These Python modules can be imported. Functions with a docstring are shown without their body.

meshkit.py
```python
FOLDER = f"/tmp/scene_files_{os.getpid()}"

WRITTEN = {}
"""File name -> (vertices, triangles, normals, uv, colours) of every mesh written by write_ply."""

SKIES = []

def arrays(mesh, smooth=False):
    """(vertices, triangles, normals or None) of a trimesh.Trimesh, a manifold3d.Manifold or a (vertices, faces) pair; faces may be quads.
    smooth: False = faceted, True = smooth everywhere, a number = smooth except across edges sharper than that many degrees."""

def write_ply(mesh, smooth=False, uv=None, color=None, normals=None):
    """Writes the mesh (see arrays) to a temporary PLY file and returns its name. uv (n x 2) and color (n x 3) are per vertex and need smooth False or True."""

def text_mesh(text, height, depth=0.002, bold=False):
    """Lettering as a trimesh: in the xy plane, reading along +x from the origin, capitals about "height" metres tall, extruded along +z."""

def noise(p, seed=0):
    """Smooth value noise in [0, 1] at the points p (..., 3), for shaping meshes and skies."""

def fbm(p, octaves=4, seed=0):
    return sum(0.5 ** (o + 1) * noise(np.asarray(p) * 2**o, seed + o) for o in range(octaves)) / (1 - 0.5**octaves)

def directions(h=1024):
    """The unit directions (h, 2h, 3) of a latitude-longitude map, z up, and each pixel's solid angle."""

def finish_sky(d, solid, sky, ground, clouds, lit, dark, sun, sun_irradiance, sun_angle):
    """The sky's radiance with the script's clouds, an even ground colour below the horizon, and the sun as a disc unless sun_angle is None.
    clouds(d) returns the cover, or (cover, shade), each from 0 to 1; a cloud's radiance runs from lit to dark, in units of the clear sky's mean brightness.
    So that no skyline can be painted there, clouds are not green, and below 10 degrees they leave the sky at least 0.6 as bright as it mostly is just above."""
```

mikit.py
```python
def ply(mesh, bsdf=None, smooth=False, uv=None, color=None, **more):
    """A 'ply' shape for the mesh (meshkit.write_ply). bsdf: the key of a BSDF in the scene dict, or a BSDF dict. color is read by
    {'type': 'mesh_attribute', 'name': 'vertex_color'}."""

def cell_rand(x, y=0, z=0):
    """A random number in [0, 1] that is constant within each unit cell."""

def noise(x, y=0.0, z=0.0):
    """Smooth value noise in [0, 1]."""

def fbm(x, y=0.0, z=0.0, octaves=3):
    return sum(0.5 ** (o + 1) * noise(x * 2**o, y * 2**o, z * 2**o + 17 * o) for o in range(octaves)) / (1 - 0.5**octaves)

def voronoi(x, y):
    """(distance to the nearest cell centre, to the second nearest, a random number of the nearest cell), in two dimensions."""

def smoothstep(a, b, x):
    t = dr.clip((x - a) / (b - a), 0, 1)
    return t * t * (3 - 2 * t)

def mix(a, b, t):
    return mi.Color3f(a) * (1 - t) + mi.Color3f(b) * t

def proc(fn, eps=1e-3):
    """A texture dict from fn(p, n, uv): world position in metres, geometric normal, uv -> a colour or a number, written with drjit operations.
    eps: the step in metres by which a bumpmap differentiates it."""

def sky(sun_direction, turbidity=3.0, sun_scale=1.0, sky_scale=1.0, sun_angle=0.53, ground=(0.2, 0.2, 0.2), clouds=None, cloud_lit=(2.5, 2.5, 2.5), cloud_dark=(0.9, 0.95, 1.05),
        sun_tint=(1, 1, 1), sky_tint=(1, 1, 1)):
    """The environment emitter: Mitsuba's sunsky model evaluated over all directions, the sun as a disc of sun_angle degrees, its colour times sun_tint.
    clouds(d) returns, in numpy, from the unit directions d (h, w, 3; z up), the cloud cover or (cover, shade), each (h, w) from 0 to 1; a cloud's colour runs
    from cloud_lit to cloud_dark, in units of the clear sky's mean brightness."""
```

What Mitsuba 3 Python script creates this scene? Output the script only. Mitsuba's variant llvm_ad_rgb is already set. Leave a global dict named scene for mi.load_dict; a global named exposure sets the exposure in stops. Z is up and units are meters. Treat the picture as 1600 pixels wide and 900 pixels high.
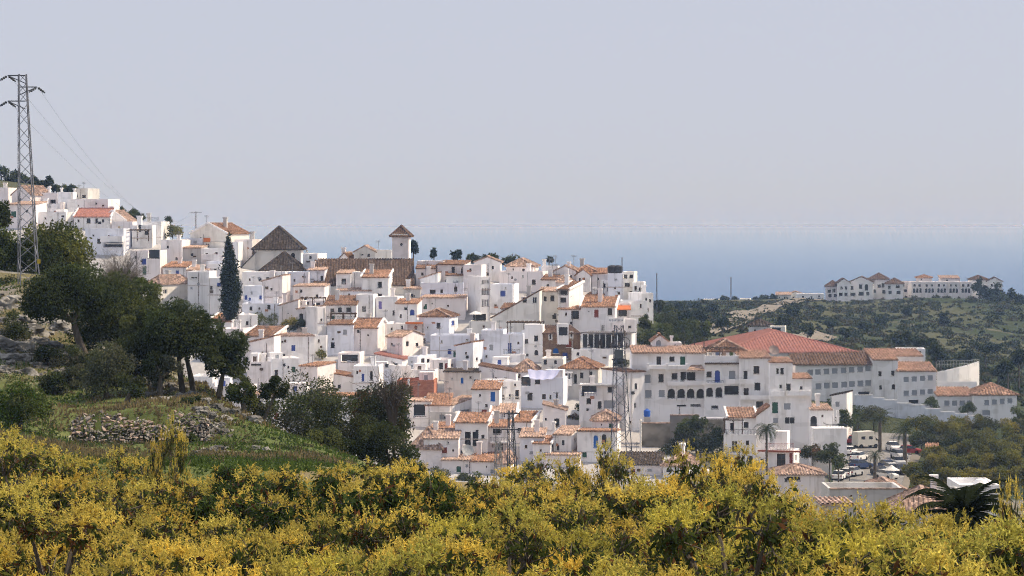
import math, random
import numpy as np, trimesh, manifold3d as m3
import drjit as dr, mitsuba as mi
import mikit, meshkit
from mikit import noise, fbm, voronoi, cell_rand, smoothstep, mix

# ---------------------------------------------------------------- camera, sky, haze, exposure
T = mi.ScalarTransform4f
HFOV = 20.0
K = 2 * math.tan(math.radians(HFOV / 2)) / 1600      # metres sideways per metre of distance and photo pixel
EYE = 345.0                                          # photo row of the eye level
SUN = (0.66, 0.10, 0.74)
HAZE = 1 / 10500.0
exposure = 1.74
def veil(d):
    return np.full(d.shape[:2], 0.86)
scene = {
    'air': {'type': 'homogeneous', 'albedo': {'type': 'rgb', 'value': [0.77, 0.83, 0.93]}, 'sigma_t': {'type': 'rgb', 'value': [HAZE * .72, HAZE, HAZE * 1.5]}},
    'camera': {'type': 'perspective', 'fov': HFOV, 'fov_axis': 'x', 'near_clip': 0.2, 'far_clip': 200000.0,
               'principal_point_offset_y': (450 - EYE) / 900,
               'to_world': T().look_at(origin=[0, 0, 0], target=[0, 1, 0], up=[0, 0, 1]), 'medium': {'type': 'ref', 'id': 'air'}},
    'sky': mikit.sky(SUN, turbidity=4, clouds=veil, cloud_lit=(1.74, 1.79, 2.07)),
}
labels = {}
rng = np.random.default_rng(7)
R = random.Random(7)

# ---------------------------------------------------------------- helpers
def key(name, parent=None):
    k = (parent + '__' if parent else '') + name
    if k not in used:
        used[k] = 0
        return k
    while True:
        used[k] += 1
        n = f'{k}_{used[k]:03d}'
        if n not in used:
            used[n] = 0
            return n
used = {}
def obj(name, mesh, bsdf, parent=None, uv=None, color=None, smooth=False, label=None, cat=None, group=None, kind=None, to_world=None):
    k = key(name, parent)
    d = mikit.ply(mesh, bsdf, smooth, uv=uv, color=color)
    if to_world is not None:
        d['to_world'] = to_world
    scene[k] = d
    tag(k, label, cat, group, kind)
    return k
def copy(name, d, parent=None, to_world=None, kind=None, label=None, cat=None, group=None):
    k = key(name, parent)
    scene[k] = {**d, 'to_world': to_world} if to_world is not None else dict(d)
    tag(k, label, cat, group, kind)
    return k
def tag(k, label=None, cat=None, group=None, kind=None):
    e = {n: v for n, v in (('label', label), ('category', cat), ('group', group), ('kind', kind)) if v}
    if e:
        labels.setdefault(k, {}).update(e)
def thing(name, label, cat, group=None):
    k = key(name)
    tag(k, label, cat, group)
    return k

def P(px, py, D):
    return np.array([(px - 800) * K * D, D, -(py - EYE) * K * D])
class MB:                                            # mesh collector
    def __init__(s): s.v, s.f, s.n = [], [], 0
    def add(s, v, f):
        v = np.asarray(v, float); f = np.asarray(f, int)
        s.v.append(v); s.f.append(f + s.n); s.n += len(v)
        return s
    def box(s, lo, hi, M=None):
        v = np.array([[x, y, z] for x in (lo[0], hi[0]) for y in (lo[1], hi[1]) for z in (lo[2], hi[2])], float)
        if M is not None: v = M(v)
        return s.add(v, BOXF)
    def bar(s, a, b, w, h=None, up=(0, 0, 1)):
        a, b = np.asarray(a, float), np.asarray(b, float); h = h or w
        t = b - a; t = t / (np.linalg.norm(t) + 1e-9)
        x = np.cross(t, up)
        if np.linalg.norm(x) < 1e-3: x = np.cross(t, [1, 0, 0.0])
        x /= np.linalg.norm(x); y = np.cross(x, t)
        v = [p + sx * x * w / 2 + sy * y * h / 2 for p in (a, b) for sx in (-1, 1) for sy in (-1, 1)]
        return s.add(v, BOXF)
    def tube(s, pts, rad, sides=6):
        p = np.asarray(pts, float); rad = np.broadcast_to(rad, (len(p),))
        t = np.gradient(p, axis=0); t /= np.linalg.norm(t, axis=1, keepdims=True) + 1e-12
        a = np.cross(t, np.where(np.abs(t[:, 2:]) < 0.9, [0, 0, 1.0], [1.0, 0, 0])); a /= np.linalg.norm(a, axis=1, keepdims=True) + 1e-12
        b = np.cross(t, a); an = np.arange(sides) * 2 * np.pi / sides
        v = p[:, None] + rad[:, None, None] * (np.cos(an)[None, :, None] * a[:, None] + np.sin(an)[None, :, None] * b[:, None])
        f = []
        n = len(p)
        for i in range(n - 1):
            for j in range(sides):
                q, r = i * sides + j, i * sides + (j + 1) % sides
                f += [[q, r, r + sides], [q, r + sides, q + sides]]
        for j in range(1, sides - 1):
            f += [[0, j + 1, j], [(n - 1) * sides, (n - 1) * sides + j, (n - 1) * sides + j + 1]]
        return s.add(v.reshape(-1, 3), f)
    def mesh(s):
        return np.vstack(s.v), np.vstack(s.f)
BOXF = np.array([[0, 1, 3], [0, 3, 2], [4, 6, 7], [4, 7, 5], [0, 4, 5], [0, 5, 1], [2, 3, 7], [2, 7, 6], [0, 2, 6], [0, 6, 4], [1, 5, 7], [1, 7, 3]])

# ---------------------------------------------------------------- materials
def bs(name, color, rough=0.8, spec=0.3, **more):
    scene[name] = {'type': 'twosided', 'bsdf': {'type': 'principled', 'base_color': color if isinstance(color, dict) else {'type': 'rgb', 'value': list(color)}, 'roughness': rough, 'specular': spec, **more}}
    return name
def wall_fn(p, n, uv):
    t = uv.x
    c = mix((.88, .878, .885), (.85, .805, .80), dr.clip(1 - dr.abs(t - 1), 0, 1))      # 1 pinkish
    c = mix(c, (.77, .80, .88), dr.clip(1 - dr.abs(t - 2), 0, 1))                     # 2 bluish
    c = mix(c, (.82, .80, .75), dr.clip(1 - dr.abs(t - 3), 0, 1))                     # 3 cream
    c = mix(c, (.60, .59, .57), dr.clip(1 - dr.abs(t - 4), 0, 1))                     # 4 grey
    s = fbm(p.x * .9, p.y * .9, p.z * .25, 4)
    st = smoothstep(.52, .8, s) * .35 + .12 * fbm(p.x * .25, p.y * .25, p.z * .3, 2)
    dr_ = smoothstep(.56, .78, fbm(p.x * 2.6, p.y * 2.6, p.z * .16, 3)) * .15
    pt = smoothstep(.60, .66, fbm(p.x * .45 + 7, p.y * .45, p.z * .6, 2)) * .10
    return c * (1 - st * .5) * (1 - dr_) * (1 - pt) * mix((1, 1, 1), (1, .95, .87), dr.clip(st + dr_ + pt, 0, 1))
bs('wall', mikit.proc(wall_fn), .9, .1)
def tile_fn(p, n, uv):
    t = uv.x
    c = mix((.32, .185, .125), (.42, .30, .24), dr.clip(1 - dr.abs(t - 1), 0, 1))      # 0 orange 1 faded pink
    c = mix(c, (.20, .12, .085), dr.clip(1 - dr.abs(t - 2), 0, 1))                    # 2 red brown, weathered
    c = mix(c, (.074, .058, .048), dr.clip(1 - dr.abs(t - 3), 0, 1))                     # 3 dark old
    c = mix(c, (.42, .20, .165), dr.clip(1 - dr.abs(t - 4), 0, 1))                     # 4 new red
    r = cell_rand(p.x * 3.1, p.y * 2.3, p.z * 3)
    l = smoothstep(.5, .75, fbm(p.x * .8, p.y * .8, p.z * .8, 3))
    amp = 1 - .65 * smoothstep(3.4, 3.8, t)
    return mix(c, c * .9 + .055, l * .6 * amp) * (.83 + (r * r - .33) * amp)
bs('tile', mikit.proc(tile_fn), .9, .1)
bs('pane', (.018, .022, .03), .12, .6)
bs('paint', {'type': 'mesh_attribute', 'name': 'vertex_color'}, .6, .3)
bs('metal', {'type': 'rgb', 'value': [.16, .165, .17]}, .55, .4)
bs('bark', mikit.proc(lambda p, n, uv: mix((.06, .05, .04), (.17, .145, .12), fbm(p.x * 9, p.y * 9, p.z * 2.5, 3))), .95, .1)
bs('timber', (.07, .05, .035), .8, .2)
scene['leaf'] = {'type': 'principledthin', 'base_color': {'type': 'mesh_attribute', 'name': 'vertex_color'}, 'roughness': 1.0, 'diff_trans': .8, 'eta': 1.05}
scene['blossom_mat'] = {'type': 'principledthin', 'base_color': {'type': 'mesh_attribute', 'name': 'vertex_color'}, 'roughness': .8, 'diff_trans': 1.25, 'eta': 1.05}

# ---------------------------------------------------------------- terrain
NEAR = [(-60, -1.7), (3, -1.75), (8, -3.2), (15, -6.2), (26, -7.9), (45, -8.8), (60, -9.4), (82, -9.9)]
def plane(py): return 430 + (740 - py) * .35           # depth of the village slope at a photo row
def vil(*pys): return [(plane(p), p) for p in pys]
COLS = {
    -700: [(95, 725), (128, 690), (150, 610), (175, 500), (200, 420), (240, 470), (300, 560), (420, 560), (520, 450)] + vil(400, 330) + [(640, 280), (700, 270), (900, 420), (1300, 560)],
    0: [(95, 725), (118, 690), (128, 672), (140, 640), (150, 618), (160, 570), (170, 515), (180, 465), (195, 425), (215, 425), (250, 520), (300, 600), (420, 640)] + vil(560, 450, 345, 318) + [(640, 282), (700, 290), (900, 420), (1300, 560)],
    60: [(95, 725), (118, 695), (130, 680), (140, 640), (150, 622), (160, 585), (170, 525), (183, 447), (198, 428), (215, 435), (250, 540), (300, 620), (420, 650)] + vil(570, 450, 345, 322) + [(640, 288), (700, 300), (900, 420), (1300, 560)],
    108: [(95, 726), (118, 704), (131, 694), (136, 676), (139, 645), (150, 626), (160, 592), (170, 535), (183, 460), (198, 436), (215, 445), (250, 560), (300, 630), (420, 655)] + vil(580, 450, 350, 330) + [(640, 315), (700, 330), (900, 430), (1300, 560)],
    116: [(95, 727), (118, 706), (136.2, 695), (138.4, 651), (150, 627), (160, 592), (170, 538), (183, 468), (198, 442), (215, 450), (250, 570), (300, 640), (420, 660)] + vil(580, 460, 355, 332) + [(640, 320), (700, 340), (900, 430), (1300, 560)],
    250: [(95, 728), (118, 710), (136.2, 694), (138.4, 644), (150, 622), (158, 594), (168, 565), (185, 560), (215, 600), (250, 660), (300, 700), (420, 700)] + vil(640, 480, 400, 380) + [(620, 400), (700, 450), (900, 480), (1300, 560)],
    322: [(95, 728), (118, 712), (136.2, 693), (138.4, 646), (146, 624), (154, 604), (165, 612), (185, 640), (250, 720), (300, 750), (420, 740)] + vil(680, 520, 420, 398) + [(620, 420), (700, 470), (900, 500), (1300, 560)],
    332: [(95, 729), (118, 712), (136, 692), (140, 655), (146, 635), (152, 616), (165, 625), (185, 650), (250, 725), (300, 755), (420, 745)] + vil(690, 520, 420, 400) + [(620, 420), (700, 470), (900, 500), (1300, 560)],
    400: [(95, 730), (118, 716), (130, 700), (138, 678), (144, 658), (155, 665), (170, 690), (250, 765), (300, 780), (420, 755)] + vil(720, 600, 500, 440, 422) + [(620, 440), (700, 480), (900, 500), (1300, 560)],
    480: [(95, 732), (118, 720), (130, 706), (138, 692), (150, 705), (170, 720), (250, 790), (300, 800), (415, 765)] + vil(735, 600, 500, 440, 424) + [(620, 445), (700, 480), (900, 500), (1300, 560)],
    640: [(95, 750), (120, 745), (150, 750), (250, 810), (300, 815), (415, 765)] + vil(740, 600, 500, 440, 426) + [(620, 445), (700, 480), (900, 500), (1300, 560)],
    800: [(100, 770), (120, 775), (250, 830), (300, 825), (415, 765)] + vil(740, 600, 500, 440, 428) + [(620, 445), (700, 480), (900, 500), (1300, 540)],
    900: [(100, 775), (120, 785), (250, 835), (300, 830), (415, 765)] + vil(740, 600, 500, 450, 440) + [(620, 462), (700, 490), (900, 500), (1300, 520)],
    960: [(100, 775), (120, 785), (250, 840), (300, 830), (415, 768)] + vil(740, 600, 500, 468, 462) + [(620, 490), (700, 500), (900, 490), (1300, 476), (1500, 486)],
    1025: [(100, 780), (120, 785), (250, 845), (300, 835), (415, 775)] + vil(745, 668, 600, 520, 500) + [(610, 520), (700, 505), (800, 495), (1000, 482), (1300, 470), (1500, 476)],
    1150: [(100, 800), (125, 815), (250, 850), (300, 845), (400, 790), (430, 750)] + [(455, 672), (540, 612), (600, 572), (700, 530), (800, 508), (1000, 485), (1300, 469), (1600, 474)],
    1250: [(100, 815), (125, 835), (220, 850), (300, 850), (400, 800), (430, 765), (455, 720), (500, 660), (540, 624), (600, 580), (700, 550), (800, 525), (1000, 490), (1300, 466), (1600, 472)],
    1310: [(100, 825), (125, 850), (220, 850), (300, 850), (400, 800), (430, 770), (455, 738), (500, 684), (540, 630), (600, 600), (700, 570), (800, 540), (1000, 500), (1250, 468), (1600, 480)],
    1420: [(100, 835), (125, 860), (220, 850), (300, 850), (400, 800), (430, 775), (455, 742), (500, 688), (530, 655), (545, 642), (600, 615), (700, 580), (800, 550), (1000, 505), (1230, 464), (1600, 490)],
    1600: [(100, 845), (125, 870), (220, 855), (300, 850), (400, 800), (430, 775), (455, 742), (500, 700), (530, 668), (545, 652), (600, 640), (700, 605), (800, 575), (1000, 525), (1230, 467), (1600, 500)],
    2300: [(100, 850), (125, 880), (220, 855), (300, 850), (400, 800), (430, 775), (455, 742), (500, 700), (540, 665), (600, 650), (700, 620), (800, 590), (1000, 530), (1230, 470), (1600, 510)],
}
SEA = -180.0
_D = np.unique(np.concatenate([np.arange(-60, 60, 4), np.arange(60, 260, 1.0), np.arange(260, 700, 4), np.arange(700, 1700, 12), np.linspace(1700, 9000, 60)]))
_px = np.array(sorted(COLS), float)
_Z = np.array([np.interp(_D, [d for d, _ in NEAR] + [d for d, _ in COLS[c]] + [2300, 3500, 5000, 6500, 9000],
                         [z for _, z in NEAR] + [-(y - EYE) * K * d for d, y in COLS[c]] + [-120, -158, -172, -186, -230]) for c in sorted(COLS)])
def ground0(x, y):
    x, y = np.broadcast_arrays(np.asarray(x, float), np.asarray(y, float))
    px = np.clip(x / (K * np.maximum(y, 20)) + 800, _px[0], _px[-1] - 1e-6)
    i = np.clip(np.searchsorted(_px, px, 'right') - 1, 0, len(_px) - 2)
    t = (px - _px[i]) / (_px[i + 1] - _px[i])
    fd = np.interp(y, _D, np.arange(len(_D)))
    j = np.clip(fd.astype(int), 0, len(_D) - 2); s = fd - j
    g = lambda a: _Z[a, j] * (1 - s) + _Z[a, j + 1] * s
    return g(i) * (1 - t) + g(i + 1) * t
def ground(x, y):
    x, y = np.broadcast_arrays(np.asarray(x, float), np.asarray(y, float))
    p = np.stack([x, y, x * 0], -1)
    rough = np.interp(y, [60, 110, 210, 260, 420, 440, 590, 640, 1200, 1300], [.2, .9, 1.2, .4, .3, 0, 0, 2.0, 3.0, 1.5])
    fine = np.interp(y, [60, 120, 210, 240], [.1, .35, .35, 0])
    return ground0(x, y) + rough * (meshkit.fbm(p / np.where(y > 300, 40, 14)[..., None], 3) - .5) + fine * (meshkit.fbm(p / 2.2, 3, 5) - .5)
def G(px, D):                                          # a ground point under photo column px at distance D
    x = (px - 800) * K * D
    return np.array([x, D, float(ground(x, D))])
def hit(px, py, d0=90, d1=2000):                       # where the sight line of a pixel first meets the ground beyond d0
    d = np.linspace(d0, d1, 6000)
    x = (px - 800) * K * d
    below = ground(x, d) >= -(py - EYE) * K * d
    i = int(np.argmax(below)) if below.any() else len(d) - 1
    return np.array([x[i], d[i], float(ground(x[i], d[i]))])

def terrain_fn(p, n, uv):
    a = fbm(p.x * .07, p.y * .05, 0, 4); b = fbm(p.x * .6 + 9, p.y * .5, p.z * .6, 4); c = fbm(p.x * 3.1, p.y * 2.6, p.z * 3, 2)
    steep = 1 - dr.abs(n.z)
    grass = mix((.05, .08, .022), (.115, .125, .045), b)
    dry = mix((.21, .165, .09), (.13, .115, .065), c)
    rock = mix((.36, .34, .31), (.19, .18, .17), b)
    near = mix(grass, dry, smoothstep(.45, .62, a * .55 + b * .45))
    near = mix(near, rock, smoothstep(.27, .42, steep * .75 + (b - .5) * .5))
    near = mix(near, mix(dry * .8, rock * .8, smoothstep(.4, .6, b)), smoothstep(150, 166, p.y) * .75)
    near = near * (.7 + .6 * c)
    vill = mix((.48, .475, .475), (.33, .32, .315), b)
    far = mix((.034, .046, .022), (.066, .07, .038), smoothstep(.42, .68, fbm(p.x * .02, p.y * .012, 3, 4)))
    far = mix(far, (.13, .115, .078), smoothstep(.68, .86, fbm(p.x * .06, p.y * .03, 0, 4)))
    m = mix(near, vill, smoothstep(415, 425, p.y) * (1 - smoothstep(-.110, -.116, p.x / dr.maximum(p.y, 1)) * (1 - smoothstep(505, 520, p.y))))
    m = mix(m, far, dr.minimum(1, smoothstep(590, 610, p.y) + smoothstep(.104, .110, p.x / dr.maximum(p.y, 1)) * smoothstep(415, 425, p.y) + smoothstep(.040, .044, p.x / dr.maximum(p.y, 1)) * smoothstep(488, 496, p.y)))
    return m
def clampmix(fn):
    return fn
bs('earth', mikit.proc(lambda p, n, uv: dr.clip(terrain_fn(p, n, uv), 0.01, .8)), .95, .1)
def build_terrain():
    D = np.unique(np.concatenate([np.linspace(-40, 100, 50), np.arange(100, 215, 1.0), np.linspace(215, 430, 30), np.linspace(430, 620, 50), np.linspace(620, 1700, 110), np.geomspace(1700, 9000, 40)]))
    u = np.unique(np.concatenate([np.linspace(-700, -40, 30), np.linspace(-40, 500, 170), np.linspace(500, 1700, 150), np.linspace(1700, 2600, 40)]))
    U, DD = np.meshgrid(u, D)
    X = (U - 800) * K * (np.maximum(DD, 0) + 30)
    Z = ground(X, DD)
    n, m = X.shape
    i = np.arange(n * m).reshape(n, m)
    f = np.stack([i[:-1, :-1], i[:-1, 1:], i[1:, 1:], i[1:, :-1]], -1).reshape(-1, 4)
    obj('terrain', (np.stack([X, DD, Z], -1).reshape(-1, 3), f), 'earth', smooth=True, kind='structure')
build_terrain()
FAR = -SEA / (K * (226 * 1.5625 - EYE))
bs('water', (.03, .08, .24), .45, .15)
obj('sea', ([[-90000, 2000, SEA], [90000, 2000, SEA], [90000, FAR, SEA], [-90000, FAR, SEA]], [[0, 1, 2, 3]]), 'water', kind='structure')
scene['haze'] = {'type': 'cube', 'to_world': T().translate([0, 52000, -95]) @ T().scale([99000, 55000, 155]), 'bsdf': {'type': 'null'}, 'interior': {'type': 'ref', 'id': 'air'}}
tag('haze', kind='stuff')

# ---------------------------------------------------------------- buildings
PAINT = {'d': (.10, .07, .05), 'w': (.72, .71, .68), 'b': (.055, .09, .32), 'B': (.03, .14, .45), 'g': (.03, .10, .06), 'r': (.25, .06, .04), 's': (.30, .32, .35), 'k': (.02, .02, .022),
         'c': (.62, .52, .36), 'o': (.55, .17, .06), 'p': (.20, .17, .42), 't': (.09, .06, .04)}
def painted(name, mb, col, parent=None, **kw):
    v, f = mb.mesh() if isinstance(mb, MB) else mb
    c = PAINT[col] if isinstance(col, str) else col
    return obj(name, (v, f), 'paint', parent, color=np.tile(c, (len(v), 1)), **kw)
def uvs(v, t): return np.tile([float(t), 0.0], (len(v), 1))

def slab(mb, poly, lo, hi):
    n = len(poly); p = np.asarray(poly, float)
    v = np.vstack([p + [0, 0, lo], p + [0, 0, hi]])
    f = [[0, i + 1, i] for i in range(1, n - 1)] + [[n, n + i, n + i + 1] for i in range(1, n - 1)]
    for i in range(n):
        j = (i + 1) % n
        f += [[i, j, j + n], [i, j + n, i + n]]
    mb.add(v, f)
def ribs(mb, poly, sp, r, lift):
    p = np.asarray(poly, float)
    nrm = np.cross(p[1] - p[0], p[2] - p[0])
    if nrm[2] < 0: nrm = -nrm
    g = -nrm[:2]; L = np.linalg.norm(g)
    if L < 1e-6: return
    m = L / nrm[2]; g = g / L; h = np.array([-g[1], g[0]])
    a, b = p[:, :2] @ h, p[:, :2] @ g
    z0 = p[0, 2] - m * b[0]
    for aa in np.arange(a.min() + sp * .5, a.max(), sp):
        bb = []
        for i in range(len(p)):
            j = (i + 1) % len(p)
            if (a[i] - aa) * (a[j] - aa) < 0:
                u = (aa - a[i]) / (a[j] - a[i]); bb.append(b[i] + u * (b[j] - b[i]))
        if len(bb) < 2 or max(bb) - min(bb) < .3: continue
        b0, b1 = min(bb) - .05, max(bb)
        v = []
        for q in (b0, b1):
            for da, dz in ((-r, 0), (-r * .55, r * .85), (r * .55, r * .85), (r, 0)):
                v.append([*(h * (aa + da) + g * q), z0 + m * q + lift + dz])
        mb.add(v, [[0, 1, 5], [0, 5, 4], [1, 2, 6], [1, 6, 5], [2, 3, 7], [2, 7, 6], [0, 2, 1], [0, 3, 2]])

H = {}
def house(label, x0, x1, side, yt, yb, roof='f', rh=0.0, wins='', t=0, tl=0, name='house', cat='house', D=None, yaw=None, d=8.0, e=.3, into=None, group=None, deco=True, verge=False, sp=.42, tag_=None, base=None):
    if D is None:
        D = hit_fast((x0 + x1) / 2, yb) + R.uniform(-.12, .12)
    s = K * D
    if side:
        th = math.asin(min(abs(side) * s / d, .62)); d = abs(side) * s / math.sin(th); th = math.copysign(th, side)
    else:
        th = math.radians(R.uniform(1.5, 9) if yaw is None else yaw)
    c_, s_ = math.cos(th), math.sin(th)
    W = (x1 - x0) * s / c_
    ex, ey = np.array([c_, -s_, 0]), np.array([s_, c_, 0])
    A = np.array([(x1 - 800) * s, D, 0]) - W * ex if th > 0 else np.array([(x0 - 800) * s, D, 0])
    zt = -(yt - EYE) * s
    corners = [A + u * W * ex + w * d * ey for u in (0, 1) for w in (0, 1)]
    zb = min(-(yb - EYE) * s - 1.0, min(float(ground0(q[0], q[1])) for q in corners) - .8) if base is None else base
    def M(v):
        v = np.asarray(v, float)
        return A + v[:, :1] * ex + v[:, 1:2] * ey + v[:, 2:] * [0, 0, 1]
    k = into or thing(name, label, cat, group)
    zr = lambda off: -(yt - rh - EYE) * K * (D + off * c_)
    pts = [(x, y, z) for x in (0, W) for y in (0, d) for z in (zb, zt)]
    faces, ridge = [], []
    ev = .14
    if roof != 'f' and rh <= 0: raise ValueError(label)
    if roof == 'G':
        z = zr(d / 2); m = (z - zt) / (d / 2); pts += [(0, d / 2, z), (W, d / 2, z)]
        faces = [[(-ev, -e, zt - m * e), (W + ev, -e, zt - m * e), (W + ev, d / 2, z), (-ev, d / 2, z)], [(W + ev, d + e, zt - m * e), (-ev, d + e, zt - m * e), (-ev, d / 2, z), (W + ev, d / 2, z)]]
        ridge = [((-ev, d / 2, z), (W + ev, d / 2, z))]
    elif roof == 'S':
        z = zr(d); m = (z - zt) / d; pts += [(0, d, z), (W, d, z)]
        faces = [[(-ev, -e, zt - m * e), (W + ev, -e, zt - m * e), (W + ev, d + .1, z + m * .1), (-ev, d + .1, z + m * .1)]]
    elif roof == 'F':
        z = zr(0); m = (z - zt) / (W / 2); pts += [(W / 2, 0, z), (W / 2, d, z)]
        faces = [[(-e, d + ev, zt - m * e), (-e, -ev, zt - m * e), (W / 2, -ev, z), (W / 2, d + ev, z)], [(W + e, -ev, zt - m * e), (W + e, d + ev, zt - m * e), (W / 2, d + ev, z), (W / 2, -ev, z)]]
        ridge = [((W / 2, -ev, z), (W / 2, d + ev, z))]
    elif roof in 'LR':
        z = zr(0); m = (z - zt) / W
        if roof == 'L':
            pts += [(0, 0, z), (0, d, z)]; faces = [[(W + e, -ev, zt - m * e), (W + e, d + ev, zt - m * e), (-.1, d + ev, z + .1 * m), (-.1, -ev, z + .1 * m)]]
        else:
            pts += [(W, 0, z), (W, d, z)]; faces = [[(-e, d + ev, zt - m * e), (-e, -ev, zt - m * e), (W + .1, -ev, z + m * .1), (W + .1, d + ev, z + m * .1)]]
    elif roof == 'P':
        z = zr(d / 2); hi = min(W, d) / 2
        if W >= d: r0, r1 = (hi, d / 2), (W - hi, d / 2)
        else: r0, r1 = (W / 2, hi), (W / 2, d - hi)
        pts += [(*r0, z), (*r1, z)]
        m1 = (z - zt) / (d / 2 if W >= d else hi); m2 = (z - zt) / (hi if W >= d else W / 2); E2 = e * m1 / m2
        q = [(-E2, -e), (W + E2, -e), (W + E2, d + e), (-E2, d + e)]; zl = zt - e * m1
        q = [(*a, zl) for a in q]; ra, rb = (*r0, z), (*r1, z)
        if W >= d: faces = [[q[0], q[1], rb, ra], [q[1], q[2], rb], [q[2], q[3], ra, rb], [q[3], q[0], ra]]
        else: faces = [[q[0], q[1], ra], [q[1], q[2], rb, ra], [q[2], q[3], rb], [q[3], q[0], ra, rb]]
        faces = [[v for i, v in enumerate(f) if i == 0 or np.linalg.norm(np.subtract(v, f[i - 1])) > .02] for f in faces]
        faces = [f for f in faces if len(f) > 2]
        ridge = [(ra, rb)] if math.dist(ra, rb) > .3 else []
        ridge += [(q[0], ra), (q[1], rb if W >= d else ra), (q[2], rb), (q[3], ra if W >= d else rb)]
    wall = m3.Manifold.hull_points(np.array(pts))
    if roof == 'f':
        wall = wall - m3.Manifold.cube([W - .5, d - .5, 2]).translate([.25, .25, zt - .55])
        if rh: pass
    info = dict(k=k, A=A, ex=ex, ey=ey, W=W, d=d, D=D, s=s, M=M, x0=x0, x1=x1, side=side, zt=zt, zb=zb, th=th, t=t)
    todo = []
    toks = wins.split()
    if deco and not into and W > 4:
        have = [tuple(map(float, q.split(',')[:4])) for q in toks]; vis = min(yb - yt, 62); want = int((x1 - x0) * vis / 620) - len(have) + R.choice([0, 0, 1])
        for _ in range(30):
            if want <= 0: break
            ww, hh_ = R.choice([(5.5, 8), (6, 9), (7, 9), (5, 6), (6, 13), (4, 5), (8, 9)])
            if x1 - x0 < ww + 6 or vis < hh_ + 6: continue
            cx, cy = R.uniform(x0 + ww / 2 + 2.5, x1 - ww / 2 - 2.5), yt + R.choice([R.uniform(.25, .4), R.uniform(.6, .8)]) * vis
            if cy - hh_ / 2 < yt + 3 or any(abs(cx - q[0]) < (ww + q[2]) / 2 + 2.5 and abs(cy - q[1]) < (hh_ + q[3]) / 2 + 2.5 for q in have): continue
            have.append((cx, cy, ww, hh_)); want -= 1
            toks.append(f"{cx},{cy},{ww},{hh_}," + R.choice(['', '', 'f', 's', 'b', 'd', 'r', 'G', 'O' if ww > 5 else '', 'a' if hh_ > 8 else '', 'g', 'c']))
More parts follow.
